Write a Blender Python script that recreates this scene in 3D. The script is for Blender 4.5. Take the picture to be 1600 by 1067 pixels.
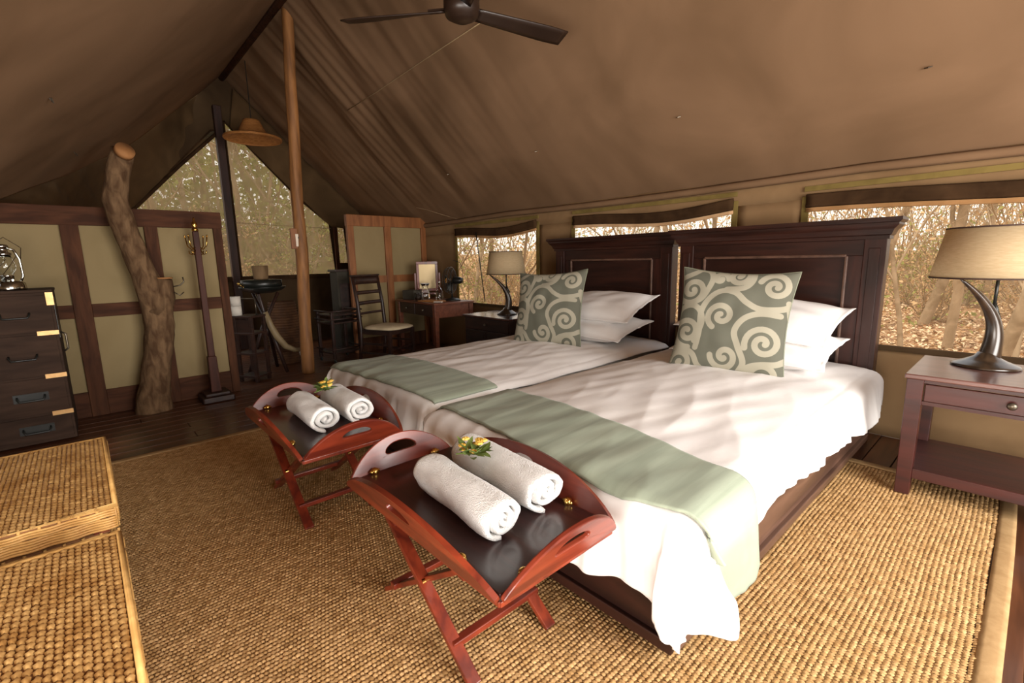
import bpy, bmesh, math, random
import numpy as np
from mathutils import Vector, Matrix, noise
random.seed(7)
PI = math.pi
for o in list(bpy.data.objects): bpy.data.objects.remove(o)
sc = bpy.context.scene
COL = sc.collection
def lin(c):
    return tuple(((v/255)/12.92 if v/255 <= .04045 else ((v/255+.055)/1.055)**2.4) for v in c)
# ---------------------------------------------------------------- camera
cd = bpy.data.cameras.new('camera'); cam = bpy.data.objects.new('camera', cd); COL.objects.link(cam)
cd.sensor_width = 36; cd.lens = 735/1600*36; cd.clip_start = .02; cd.clip_end = 300
def _n(v): return v/np.linalg.norm(v)
_y = _n(np.array([820., -143.5, 735.])); _x = -np.array([-680., -113.5, 735.]); _x -= _x.dot(_y)*_y; _x = _n(_x); _z = np.cross(_x, _y)
_R = np.array([_x, _y, _z])                       # rows: world axes in image axes (right, down, forward)
right, down, fwd = _R[:, 0], _R[:, 1], _R[:, 2]
mw = Matrix(((right[0], -down[0], -fwd[0], 0), (right[1], -down[1], -fwd[1], 0), (right[2], -down[2], -fwd[2], 1.25), (0, 0, 0, 1)))
cam.matrix_world = mw
sc.camera = cam
# ---------------------------------------------------------------- sky, sun, daylight at the right doorway, added fill low at the front, exposure
sc.view_settings.view_transform = 'Standard'; sc.view_settings.look = 'None'
sc.view_settings.gamma = 1; sc.view_settings.use_curve_mapping = False
sc.view_settings.exposure = 0.0
w = bpy.data.worlds.new('world'); sc.world = w; w.use_nodes = True
nt = w.node_tree; nt.nodes.clear()
out = nt.nodes.new('ShaderNodeOutputWorld'); bg = nt.nodes.new('ShaderNodeBackground')
tc = nt.nodes.new('ShaderNodeTexCoord'); sp = nt.nodes.new('ShaderNodeSeparateXYZ'); rp = nt.nodes.new('ShaderNodeValToRGB')
rp.color_ramp.elements[0].position = .0; rp.color_ramp.elements[0].color = (1.0, .90, .76, 1)
rp.color_ramp.elements[1].position = .6; rp.color_ramp.elements[1].color = (.86, .90, .95, 1)
nt.links.new(tc.outputs['Generated'], sp.inputs[0]); nt.links.new(sp.outputs[2], rp.inputs[0])
nt.links.new(rp.outputs[0], bg.inputs[0]); bg.inputs[1].default_value = 2.0
nt.links.new(bg.outputs[0], out.inputs[0])
sd = bpy.data.lights.new('sun', 'SUN'); sd.energy = 4.0; sd.angle = math.radians(12); sd.color = (1, .93, .82)
so = bpy.data.objects.new('sun', sd); COL.objects.link(so); so.rotation_euler = (math.radians(28), math.radians(-12), 0)
def area(name, loc, target, sx, sy, power, col):
    d = bpy.data.lights.new(name, 'AREA'); d.shape = 'RECTANGLE'; d.size = sx; d.size_y = sy; d.energy = power; d.color = col
    o = bpy.data.objects.new(name, d); COL.objects.link(o); o.location = loc
    o.rotation_euler = (Vector(target)-Vector(loc)).to_track_quat('-Z', 'Y').to_euler(); return o
area('doorway_daylight', (2.05, 1.6, 1.4), (-1.5, 1.2, 1.15), 2.4, 1.9, 255, (1, .965, .92))
area('front_fill', (.2, -1.05, .45), (-1.6, .4, 2.3), 2.6, 1.0, 125, (1, .95, .89))  # added unseen area light, aimed up to brighten the camera-side roof slope
# ---------------------------------------------------------------- helpers
def add(name, me, parent=None):
    o = bpy.data.objects.new(name, me); COL.objects.link(o)
    if parent: o.parent = parent
    return o
def tag(o, label=None, cat=None, group=None, kind=None):
    if label: o['label'] = label
    if cat: o['category'] = cat
    if group: o['group'] = group
    if kind: o['kind'] = kind
    return o
def thing(name, label, cat, loc=(0, 0, 0), rz=0, group=None):
    o = bpy.data.objects.new(name, None); COL.objects.link(o); o.location = loc; o.rotation_euler = (0, 0, rz)
    o.empty_display_size = .1
    return tag(o, label, cat, group)
def kids(o): return [c for c in COL.objects if c.parent == o]
def copy_tree(o, parent=None):
    c = o.copy(); COL.objects.link(c)
    if parent: c.parent = parent
    for ch in kids(o): copy_tree(ch, c)
    return c
class B:
    def __init__(s): s.bm = bmesh.new()
    def box(s, x0, x1, y0, y1, z0, z1, M=None):
        vs = [s.bm.verts.new(M @ Vector(p) if M else p) for p in [(x0,y0,z0),(x1,y0,z0),(x1,y1,z0),(x0,y1,z0),(x0,y0,z1),(x1,y0,z1),(x1,y1,z1),(x0,y1,z1)]]
        for f in [(0,3,2,1),(4,5,6,7),(0,1,5,4),(1,2,6,5),(2,3,7,6),(3,0,4,7)]: s.bm.faces.new([vs[i] for i in f])
        return s
    def beam(s, p0, p1, w, h, up=(0, 0, 1), w1=None, h1=None):
        p0 = Vector(p0); p1 = Vector(p1); d = (p1-p0).normalized(); up = Vector(up)
        sx = d.cross(up)
        if sx.length < 1e-4: sx = d.cross(Vector((1, 0, 0)))
        sx.normalize(); u = sx.cross(d); w1 = w1 or w; h1 = h1 or h
        vs = []
        for p, a, b in ((p0, w, h), (p1, w1, h1)):
            for i, j in ((-1,-1),(1,-1),(1,1),(-1,1)): vs.append(s.bm.verts.new(p+sx*(i*a/2)+u*(j*b/2)))
        for f in [(0,1,2,3),(7,6,5,4),(0,4,5,1),(1,5,6,2),(2,6,7,3),(3,7,4,0)]: s.bm.faces.new([vs[i] for i in f])
        return s
    def tube(s, pts, r, n=10, cap=True, flat=1.0):
        pts = [Vector(p) for p in pts]; m = len(pts)
        if not isinstance(r, (list, tuple)): r = [r]*m
        prev = None; rings = []
        for i, p in enumerate(pts):
            d = (pts[min(i+1, m-1)]-pts[max(i-1, 0)])
            if d.length < 1e-9: d = Vector((0, 0, 1))
            d.normalize()
            if prev is None:
                a = d.cross(Vector((0, 0, 1)))
                if a.length < .05: a = d.cross(Vector((1, 0, 0)))
            else:
                a = prev-d*prev.dot(d)
            a.normalize(); prev = a; b = d.cross(a)
            rings.append([s.bm.verts.new(p+a*(math.cos(2*PI*k/n)*r[i])+b*(math.sin(2*PI*k/n)*r[i]*flat)) for k in range(n)])
        for i in range(m-1):
            for k in range(n): s.bm.faces.new((rings[i][k], rings[i][(k+1) % n], rings[i+1][(k+1) % n], rings[i+1][k]))
        if cap and n > 2:
            s.bm.faces.new(rings[0][::-1]); s.bm.faces.new(rings[-1])
        return s
    def lathe(s, prof, n=32, c=(0, 0, 0), sx=1, sy=1, M=None):
        rings = []
        for r, z in prof:
            if r < 1e-6:
                p = Vector((c[0], c[1], c[2]+z)); rings.append([s.bm.verts.new(M @ p if M else p)])
            else:
                R = []
                for k in range(n):
                    p = Vector((c[0]+math.cos(2*PI*k/n)*r*sx, c[1]+math.sin(2*PI*k/n)*r*sy, c[2]+z))
                    R.append(s.bm.verts.new(M @ p if M else p))
                rings.append(R)
        for a, b in zip(rings[:-1], rings[1:]):
            for k in range(n):
                k1 = (k+1) % n
                if len(a) == 1 and len(b) == 1: continue
                if len(a) == 1: s.bm.faces.new((a[0], b[k1], b[k]))
                elif len(b) == 1: s.bm.faces.new((a[k], a[k1], b[0]))
                else: s.bm.faces.new((a[k], a[k1], b[k1], b[k]))
        return s
    def ball(s, c, rx, ry=None, rz=None, n=12, m=8, M=None):
        ry = ry or rx; rz = rz or rx
        prof = [(max(math.sin(PI*i/m), 0), -math.cos(PI*i/m)*rz) for i in range(m+1)]
        prof[0] = (0, -rz); prof[-1] = (0, rz)
        return s.lathe([(r*rx, z) for r, z in prof], n, c, 1, ry/rx, M)
    def grid(s, f, nu, nv, flip=False):
        g = [[s.bm.verts.new(f(i/nu, j/nv)) for j in range(nv+1)] for i in range(nu+1)]
        for i in range(nu):
            for j in range(nv):
                q = (g[i][j], g[i+1][j], g[i+1][j+1], g[i][j+1]); s.bm.faces.new(q[::-1] if flip else q)
        return s
    def poly(s, outer, holes, M, th):
        """flat outline with holes, extruded by th"""
        allv = []; ed = []
        for lp in [outer]+holes:
            vs = [s.bm.verts.new((p[0], p[1], 0)) for p in lp]; allv += vs
            for i in range(len(vs)): ed.append(s.bm.edges.new((vs[i], vs[(i+1) % len(vs)])))
        r = bmesh.ops.triangle_fill(s.bm, edges=ed, use_beauty=True)
        fs = [g for g in r['geom'] if isinstance(g, bmesh.types.BMFace)]
        e = bmesh.ops.extrude_face_region(s.bm, geom=fs)
        nv = [g for g in e['geom'] if isinstance(g, bmesh.types.BMVert)]
        for v in nv: v.co.z += th
        for v in allv+nv: v.co = M @ v.co
        return s
    def done(s, name, mat, parent=None, smooth=False, bev=0, solid=0, sub=0, loc=None, normals=True):
        if normals: bmesh.ops.recalc_face_normals(s.bm, faces=s.bm.faces[:])
        me = bpy.data.meshes.new(name); s.bm.to_mesh(me); s.bm.free()
        if smooth: me.polygons.foreach_set('use_smooth', [True]*len(me.polygons))
        me.materials.append(mat)
        o = add(name, me, parent)
        if loc: o.location = loc
        if solid:
            m = o.modifiers.new('s', 'SOLIDIFY'); m.thickness = solid; m.offset = -1
        if sub:
            m = o.modifiers.new('u', 'SUBSURF'); m.levels = sub; m.render_levels = sub
        if bev:
            m = o.modifiers.new('b', 'BEVEL'); m.width = bev; m.segments = 2; m.limit_method = 'ANGLE'; m.angle_limit = math.radians(40)
        return o
def frange(a, b, n): return [a+(b-a)*i/(n-1) for i in range(n)]
def interp(x, pts):
    if x <= pts[0][0]: return pts[0][1]
    for (a, va), (b, vb) in zip(pts[:-1], pts[1:]):
        if x <= b: return va+(vb-va)*(x-a)/(b-a)
    return pts[-1][1]
# ---------------------------------------------------------------- materials
MATS = {}
def mat(name, c1, c2=None, rough=.6, scale=4, stretch=(1, 1, 1), detail=6, bump=0, bscale=None, spec=.5, metal=0, fac=(.35, .65), trans=0, coat=0, dist=.6, sheen=0, weave=None, alpha=None):
    if name in MATS: return MATS[name]
    m = bpy.data.materials.new(name); m.use_nodes = True; t = m.node_tree; N = t.nodes; L = t.links
    bs = N['Principled BSDF']; bs.inputs['Roughness'].default_value = rough; bs.inputs['Metallic'].default_value = metal
    bs.inputs['Specular IOR Level'].default_value = spec; bs.inputs['Coat Weight'].default_value = coat; bs.inputs['Coat Roughness'].default_value = .15
    if sheen: bs.inputs['Sheen Weight'].default_value = sheen
    tc = N.new('ShaderNodeTexCoord'); mp = N.new('ShaderNodeMapping'); mp.inputs['Scale'].default_value = stretch
    L.new(tc.outputs['Object'], mp.inputs[0])
    nz = N.new('ShaderNodeTexNoise'); nz.inputs['Scale'].default_value = scale; nz.inputs['Detail'].default_value = detail; nz.inputs['Distortion'].default_value = dist
    L.new(mp.outputs[0], nz.inputs[0])
    r = N.new('ShaderNodeValToRGB'); r.color_ramp.elements[0].position = fac[0]; r.color_ramp.elements[1].position = fac[1]
    r.color_ramp.elements[0].color = (*lin(c1), 1); r.color_ramp.elements[1].color = (*lin(c2 or c1), 1)
    L.new(nz.outputs[0], r.inputs[0]); L.new(r.outputs[0], bs.inputs['Base Color'])
    if bump:
        b = N.new('ShaderNodeBump'); b.inputs['Strength'].default_value = bump; b.inputs['Distance'].default_value = .01
        n2 = N.new('ShaderNodeTexNoise'); n2.inputs['Scale'].default_value = bscale or scale*4; n2.inputs['Detail'].default_value = 4
        L.new(mp.outputs[0], n2.inputs[0]); L.new(n2.outputs[0], b.inputs['Height']); L.new(b.outputs[0], bs.inputs['Normal'])
    if trans:
        tr = N.new('ShaderNodeBsdfTranslucent'); mx = N.new('ShaderNodeMixShader'); mx.inputs[0].default_value = trans
        L.new(r.outputs[0], tr.inputs[0]); L.new(bs.outputs[0], mx.inputs[1]); L.new(tr.outputs[0], mx.inputs[2])
        L.new(mx.outputs[0], N['Material Output'].inputs[0])
    MATS[name] = m; return m
def net(name, c, dens, sc_=2.0):
    m = bpy.data.materials.new(name); m.use_nodes = True; t = m.node_tree; N = t.nodes; L = t.links; N.remove(N['Principled BSDF'])
    d = N.new('ShaderNodeBsdfDiffuse'); tr = N.new('ShaderNodeBsdfTranslucent'); a = N.new('ShaderNodeBsdfTransparent')
    d.inputs[0].default_value = (*lin(c), 1); tr.inputs[0].default_value = (*lin(c), 1)
    m1 = N.new('ShaderNodeMixShader'); m1.inputs[0].default_value = .5; m2 = N.new('ShaderNodeMixShader')
    tc = N.new('ShaderNodeTexCoord'); nz = N.new('ShaderNodeTexNoise'); nz.inputs['Scale'].default_value = sc_; nz.inputs['Detail'].default_value = 3
    mp = N.new('ShaderNodeMapRange'); mp.inputs[1].default_value = .3; mp.inputs[2].default_value = .7; mp.inputs[3].default_value = dens*.8; mp.inputs[4].default_value = dens*1.2
    L.new(tc.outputs['Object'], nz.inputs[0]); L.new(nz.outputs[0], mp.inputs[0]); L.new(mp.outputs[0], m2.inputs[0])
    L.new(d.outputs[0], m1.inputs[1]); L.new(tr.outputs[0], m1.inputs[2]); L.new(a.outputs[0], m2.inputs[1]); L.new(m1.outputs[0], m2.inputs[2])
    L.new(m2.outputs[0], N['Material Output'].inputs[0]); MATS[name] = m; return m
canvas = mat('canvas_roof', (112, 87, 64), (131, 103, 78), .9, 1.1, bump=.12, bscale=5, trans=.02, spec=.1)
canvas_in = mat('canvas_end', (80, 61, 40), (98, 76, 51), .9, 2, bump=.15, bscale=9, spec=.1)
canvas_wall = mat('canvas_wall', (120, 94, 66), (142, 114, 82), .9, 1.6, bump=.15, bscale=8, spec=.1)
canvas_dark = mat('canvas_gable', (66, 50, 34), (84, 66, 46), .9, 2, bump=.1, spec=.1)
khaki = mat('khaki_trim', (104, 88, 48), (124, 106, 60), .85, 8, spec=.1)
blind = mat('blind_dark', (50, 34, 20), (70, 50, 32), .9, 6, spec=.1)
blind_edge = mat('blind_brown', (150, 112, 72), (170, 130, 88), .9, 6, spec=.1)
pink_band = mat('blind_light', (186, 150, 112), (206, 172, 134), .85, 5, spec=.1)
mahog = mat('mahogany', (84, 28, 16), (130, 50, 27), .36, 2.2, (1, 9, 9), bump=.04, coat=.25)
mahog_y = mat('mahogany_grain_y', (86, 28, 18), (128, 50, 30), .33, 2.2, (9, 1, 9), bump=.04, coat=.25)
mahog_z = mat('mahogany_upright', (84, 30, 20), (124, 50, 32), .35, 2.2, (9, 9, 1), bump=.04, coat=.2)
tray_dark = mat('tray_board_wood', (44, 22, 22), (66, 34, 30), .3, 2.0, (1, 10, 10), coat=.5, bump=.03)
bedwood = mat('bed_wood', (34, 16, 11), (54, 27, 19), .42, 1.8, (1, 8, 8), bump=.05, coat=.08, spec=.35)
bedwood_z = mat('bed_wood_upright', (36, 17, 12), (60, 29, 21), .42, 1.8, (8, 8, 1), bump=.05, coat=.08, spec=.35)
bedwood_y = mat('bed_wood_rail', (74, 52, 42), (104, 76, 62), .4, 1.8, (8, 1, 8), bump=.05, coat=.2)
tablewood = mat('side_table_wood', (48, 17, 13), (70, 26, 20), .4, 2, (1, 8, 8), bump=.04, coat=.15)
tabletop = mat('side_table_top', (88, 56, 50), (112, 76, 68), .28, 2, (1, 8, 8), bump=.03, coat=.5)
standwood = mat('coat_stand_wood', (58, 30, 22), (80, 44, 32), .6, 3, (6, 6, 1), bump=.05, spec=.25)
darkwood = mat('dark_wood', (34, 20, 15), (54, 31, 22), .45, 3, (1, 6, 6), bump=.05)
deskwood = mat('desk_wood', (92, 50, 34), (120, 68, 46), .4, 3, (1, 7, 7), bump=.05)
framewood = mat('partition_wood', (62, 36, 22), (88, 54, 34), .75, 3, (6, 6, 1), bump=.12, spec=.2)
framewood_h = mat('partition_rail_wood', (62, 36, 22), (86, 52, 33), .75, 3, (6, 1, 6), bump=.12, spec=.2)
screenwood = mat('screen_wood', (122, 72, 34), (150, 94, 50), .55, 3, (6, 6, 1), bump=.08)
panelcloth = mat('panel_canvas', (138, 120, 86), (150, 132, 97), .9, 2, bump=.06, spec=.1)
logwood = mat('pole_wood', (112, 72, 36), (156, 106, 58), .65, 2.4, (7, 7, .9), bump=.3, bscale=6)
bark = mat('bark', (84, 62, 44), (124, 98, 72), .95, 20, (1, 1, .4), bump=1, bscale=34, spec=.1, detail=10)
cutwood = mat('cut_wood', (150, 100, 56), (176, 124, 74), .8, 6)
deck = mat('deck_wood', (66, 38, 23), (108, 66, 42), .35, 1.6, (9, .7, 9), bump=.08, coat=.25)
sisal = mat('sisal', (176, 137, 88), (209, 169, 118), .95, 26, bump=.25, bscale=160, spec=.1)
sisal_back = mat('sisal_back', (126, 96, 62), (146, 112, 74), .95, 30, spec=.1)
tape = mat('rug_tape', (160, 128, 88), (176, 144, 102), .85, 20, bump=.1, bscale=90, spec=.1)
wicker = mat('wicker', (184, 136, 76), (226, 182, 116), .5, 14, bump=.1, spec=.4)
wicker_l = mat('wicker_light', (196, 148, 84), (228, 182, 112), .45, 14, bump=.1, spec=.4)
wicker_d = mat('wicker_dark', (120, 78, 42), (140, 94, 54), .8, 14)
linen = mat('white_linen', (234, 230, 228), (244, 241, 238), .85, 2.5, bump=.08, bscale=40, spec=.15)
pillowc = mat('pillow_cotton', (232, 229, 227), (243, 240, 238), .85, 2.5, bump=.15, bscale=9, spec=.15)
throwc = mat('throw_green', (142, 151, 133), (162, 171, 152), .9, 1.5, (12, .8, 3), bump=.1, bscale=60, spec=.1, sheen=.1)
towelc = mat('towel_white', (238, 236, 233), (248, 246, 243), .95, 20, bump=.8, bscale=230, spec=.05, sheen=.3)
brass = mat('brass', (214, 170, 90), (226, 186, 110), .22, 4, metal=1)
brass_pl = mat('brass_plate', (206, 160, 104), (220, 178, 122), .4, 20, metal=.6)
chrome = mat('chrome', (196, 196, 190), (214, 214, 208), .12, 4, metal=1)
blackm = mat('black_metal', (20, 22, 20), (30, 32, 28), .35, 4)
fanm = mat('fan_dark', (34, 22, 16), (44, 30, 22), .35, 4)
steel = mat('aged_metal', (92, 84, 72), (120, 110, 96), .35, 6, metal=.8)
chestm = mat('chest_wood', (52, 38, 30), (70, 52, 41), .8, 2.5, (6, 1, 6), bump=.06, spec=.2)
horn = mat('horn', (34, 26, 20), (64, 48, 34), .28, 6, (3, 3, 1), coat=.4)
shade = mat('lamp_linen', (212, 190, 152), (222, 202, 166), .9, 30, (1, 1, 6), bump=.1, trans=.45, spec=.1)
brownedge = mat('shade_trim', (52, 32, 22), (62, 40, 28), .8, 10)
seatc = mat('seat_fabric', (196, 178, 146), (210, 192, 160), .9, 10, spec=.1)
straw = mat('straw', (146, 92, 42), (178, 120, 60), .7, 20, (1, 1, 6), bump=.5, bscale=50)
white_pl = mat('white_plastic', (220, 206, 186), (230, 216, 196), .4, 5)
greybox = mat('grey_box', (56, 52, 42), (68, 62, 50), .8, 5)
beige = mat('beige_cloth', (146, 124, 90), (162, 140, 104), .9, 6)
paper = mat('paper_white', (214, 206, 194), (226, 220, 208), .8, 6)
leafg = mat('leaf_green', (84, 104, 48), (128, 146, 76), .55, 12, trans=.2)
flowery = mat('flower_yellow', (206, 156, 54), (226, 190, 96), .6, 20)
mirrorm = mat('mirror', (112, 98, 74), (118, 104, 80), .3, 2, metal=1)
branchm = mat('branch_bark', (128, 104, 76), (178, 152, 120), .95, 3, bump=.3, spec=.1)
scrubleaf = mat('scrub_leaf', (122, 124, 62), (164, 158, 88), .8, 1.5, trans=.3, spec=.1)
dryleaf = mat('dry_leaf', (170, 132, 90), (214, 178, 130), .9, 1.2, trans=.2, spec=.1)
litter = mat('leaf_litter', (130, 96, 62), (206, 164, 118), .95, 5, detail=12, bump=.6, bscale=14, spec=.1)
netw = net('window_net', (168, 148, 118), .22)
netg = net('gable_net', (142, 128, 100), .62, 3)
def glass():
    m = bpy.data.materials.new('clear_glass'); m.use_nodes = True; b = m.node_tree.nodes['Principled BSDF']
    b.inputs['Transmission Weight'].default_value = 1; b.inputs['Roughness'].default_value = .02; b.inputs['Base Color'].default_value = (.95, .97, .96, 1); b.inputs['IOR'].default_value = 1.4
    return m
glassm = glass()
# ================================================================ SETTING
def struct(o, label=None): return tag(o, label, None, None, 'structure')
# floor: deck boards running from the foot of the beds to the window wall
fl = B().box(-8.3, 2.3, -1.3, 4.1, -.06, -.03).done('floor', mat('subfloor', (24, 15, 10)))
struct(fl, 'dark reddish brown deck floor of the tent around the rug')
bw = .14; me_board = {}
nbrd = int(10.6/bw)
for i in range(nbrd):
    x = -8.28+i*bw; cut = 1.1+.9*math.sin(i*2.3)
    for (a, b_) in ((-1.3, cut-.002), (cut+.002, 4.1)):
        key = round(b_-a, 1)
        o = B().box(-bw/2+.003, bw/2-.003, a, b_, -.03, -.0005-.0015*random.random()).done('floor_board', deck, fl, bev=.002)
        o.location = (x+bw/2, 0, 0)
# rug
def domes(cx, cy, cz, lx, ly, h, name, m, parent, jit=0, tilt=0):
    """many small woven knots, each a low dome, as one mesh"""
    n = len(cx); u = np.array([-1, 0, 1]); U, V = np.meshgrid(u, u, indexing='ij'); U = U.ravel(); V = V.ravel()
    Hh = np.array([0, .62, 0, .62, 1, .62, 0, .62, 0])
    rs = np.random.RandomState(3)
    jx = 1+jit*(rs.rand(n)-.5); jh = 1+jit*2*(rs.rand(n)-.5)
    S = np.where((np.abs(U)+np.abs(V)) == 2, .72, 1.0)
    X = cx[:, None]+U*S*(lx/2)*jx[:, None]+V*tilt*ly; Y = cy[:, None]+V*S*(ly/2)*jx[:, None]; Z = cz[:, None]+Hh*h*jh[:, None]
    co = np.stack([X, Y, Z], -1).reshape(-1, 3)
    q = np.array([[0,3,4,1],[1,4,5,2],[3,6,7,4],[4,7,8,5]])
    F = (q[None]+9*np.arange(n)[:, None, None]).reshape(-1, 4)
    me = bpy.data.meshes.new(name); me.vertices.add(len(co)); me.vertices.foreach_set('co', co.ravel())
    me.loops.add(F.size); me.loops.foreach_set('vertex_index', F.ravel().astype(np.int32))
    me.polygons.add(len(F)); me.polygons.foreach_set('loop_start', np.arange(0, F.size, 4, dtype=np.int32))
    me.polygons.foreach_set('use_smooth', np.ones(len(F), bool)); me.update(calc_edges=True); me.validate()
    me.materials.append(m); o = add(name, me, parent); return o
rug = thing('rug', 'large coarse woven sisal rug with tan cloth edging under the beds and tray tables', 'rug')
RX0, RX1, RY0, RY1 = -3.88, .05, -1.1, 3.35
B().box(RX0+.05, RX1-.05, RY0, RY1-.03, 0.0005, .0065).done('backing', sisal_back, rug)
def hemstrip(pa, pb, wid):
    b = B(); n = 60
    b.grid(lambda u, v: (pa[0]+(pb[0]-pa[0])*u+wid[0]*(v-.5)+.006*math.sin(u*9)*(1 if wid[0] else 0), pa[1]+(pb[1]-pa[1])*u+wid[1]*(v-.5)+.004*math.sin(u*11)*(1 if wid[1] else 0), .0125+.003*math.sin(v*PI)), n, 4)
    o = b.done('edging', tape, rug, smooth=True, solid=.008); return o
hemstrip((RX1-.005, RY0), (RX1-.005, RY1), (.06, 0)); hemstrip((RX0+.005, RY0), (RX0+.005, RY1), (.06, 0)); hemstrip((RX0, RY1-.02), (RX1, RY1-.02), (0, .06))
px, py = .0175, .0135
gx, gy = np.meshgrid(np.arange(RX0+.04, RX1-.035, px), np.arange(RY0+.1, RY1-.06, py), indexing='ij')
ix = np.arange(gx.shape[0])[:, None]+0*gy; gy = gy+np.where(ix % 2 == 0, 0, py/2)
gx = gx.ravel(); gy = gy.ravel()
keep = ~((gx > -3.35) & (gx < -.78) & (gy > 1.42)); gx = gx[keep]; gy = gy[keep]
wv = domes(gx+.003*np.sin(gy*7), gy, 0*gx+.0055, px*1.0, py*1.08, .0068, 'weave', sisal, rug, .4, .12); tag(wv, kind='stuff')

# ---- roof canvas
YR, ZR = 1.84, 3.9
EDGE = [(-1.3, -4.2), (-.33, -4.94), (.02, -6.0), (.49, -7.15), (1.26, -7.75), (1.84, -8.3)]
def roof_r(X, t):
    Y = YR+(4.02-YR)*t; Z = ZR-2.10*t-.05*math.sin(PI*t)
    k = max(0, min(1, (-X-2.2)/3)); ctr = math.exp(-((X+5.4)/1.5)**2)
    nn = noise.noise(Vector((X*3.6+.9*t, t*1.3, 3)))+.42*noise.noise(Vector((X*9-1.2*t, t*1.6, 9)))*(.4+.6*ctr)
    amp = .005+.066*k*(1-.45*t)*(.35+.65*ctr)
    d = nn*amp*math.sin(PI*min(1, .08+t))**.5
    d += .03*noise.noise(Vector((X*.8, t*1.5, 1)))
    if t > .8:   # gathers where the canvas is pulled down to the eave
        d += (t-.8)*.10*noise.noise(Vector((X*4, 2, 5)))
    d *= min(1, (1-t)*8+.15)
    return (X, Y-d*.69, Z-d*.72)
def roof_l(u, t):
    Y = YR-t*(YR+1.3); X0 = interp(Y, EDGE); X = X0+(2.25-X0)*u
    Z = ZR-.98*(YR-Y) if Y > -.33 else 1.765-.25*(-.33-Y)
    d = .03*noise.noise(Vector((X*.7, Y*1.1, 4)))+.012*noise.noise(Vector((X*2.5+Y*3, Y*1.2, 7)))
    d *= min(1, t*10)
    return (X, Y+d*.6, Z-.04*math.sin(PI*min(1, t*1.2))-d*.7)
c1 = B().grid(lambda u, v: roof_r(-8.35+10.6*u, v), 420, 60).done('ceiling', canvas, smooth=True, solid=.006, normals=False)
struct(c1, 'brown canvas roof slope above the beds, folds gathered near the log pole')
c2 = B().grid(roof_l, 160, 60, True).done('ceiling', canvas, smooth=True, solid=.006, normals=False)
struct(c2, 'brown canvas roof slope on the camera side of the ridge')
rt = B().tube([(-8.3, YR, ZR-.05), (2.2, YR, ZR-.05)], .04, 12).done('ridge_pole', framewood, c1, smooth=True)
# seam cord on the right slope + small hooks
def rpt(X, Y, off=.012):
    t = (Y-YR)/(4.02-YR); p = roof_r(X, t); return (p[0], p[1]-off*.7, p[2]-off*.72)
def unroof(px_, py_):
    d = _R @ np.array([px_-800, py_-533.5, 735.]); k = .963
    t = (ZR+k*YR-1.25)/(d[2]+k*d[1]); return d[0]*t, d[1]*t
pts = []
for q in ((775, 8), (700, 58), (640, 100), (590, 135), (545, 163)):
    X, Y = unroof(*q); pts.append(rpt(X, Y, .015))
B().tube(pts, .004, 6).done('seam_cord', beige, c1, smooth=True)
for (a, b_) in ((1453, 97), (1063, 177), (840, 232), (703, 268)):
    X, Y = unroof(a, b_); p = Vector(rpt(X, Y, .01)); s = .035
    h = B().box(-.014, .014, -.006, 0, .018, .05).tube([(-.012, -.004, .03), (-.014, -.02, -.01), (.002, -.028, -.022), (.016, -.02, -.005)], .0035, 6).done('hook', steel, c1)
    h.location = p; h.rotation_euler = (math.radians(-45), 0, 0)
for q in ((65, 140), (110, 232)):
    d = _R @ np.array([q[0]-800, q[1]-533.5, 735.]); t = (ZR-.98*YR-1.25)/(d[2]-.98*d[1])
    h = B().box(-.012, .012, -.006, .004, .012, .04).tube([(-.012, -.004, .03), (-.014, .016, -.01), (.002, .022, -.022), (.016, .016, -.005)], .0035, 6).done('hook', steel, c2)
    h.location = (d[0]*t, d[1]*t+.012, 1.25+d[2]*t-.03)
# ---- end canvas hanging from the curved edge of the camera-side slope
Lo = [(-8.0, 1.72, 3.12), (-8.0, 1.2, 2.6), (-7.98, .64, 2.0), (-7.2, .2, 1.80), (-6.2, -.1, 1.78), (-5.40, -.42, 1.76), (-5.2, -.9, 1.6)]
Up = [(-8.3, 1.80, 3.86), (-7.75, 1.26, 3.33), (-7.15, .49, 2.58), (-6.5, .22, 2.32), (-6.0, .02, 2.12), (-4.94, -.33, 1.78), (-4.5, -.9, 1.62)]
def lerp3(P, u):
    f = u*(len(P)-1); i = min(int(f), len(P)-2); f -= i
    return Vector(P[i])*(1-f)+Vector(P[i+1])*f
def endc(u, v):
    p = lerp3(Up, u)*(1-v)+lerp3(Lo, u)*v
    d = (.06*noise.noise(Vector((u*16+v*2.5, v*.8, 2)))+.03*noise.noise(Vector((u*40+v*3, v, 6))))*math.sin(PI*max(.05, min(.95, v)))
    sag = .10*math.sin(PI*v)*math.sin(PI*u)
    return p+Vector((-sag-d, -.5*d, 0))
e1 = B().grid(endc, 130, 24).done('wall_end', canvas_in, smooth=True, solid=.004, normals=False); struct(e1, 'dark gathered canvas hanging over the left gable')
B().tube([lerp3(Lo, i/40*.34)+Vector((.015, 0, 0)) for i in range(41)], .022, 8).done('hem', blind, e1, smooth=True)
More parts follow.
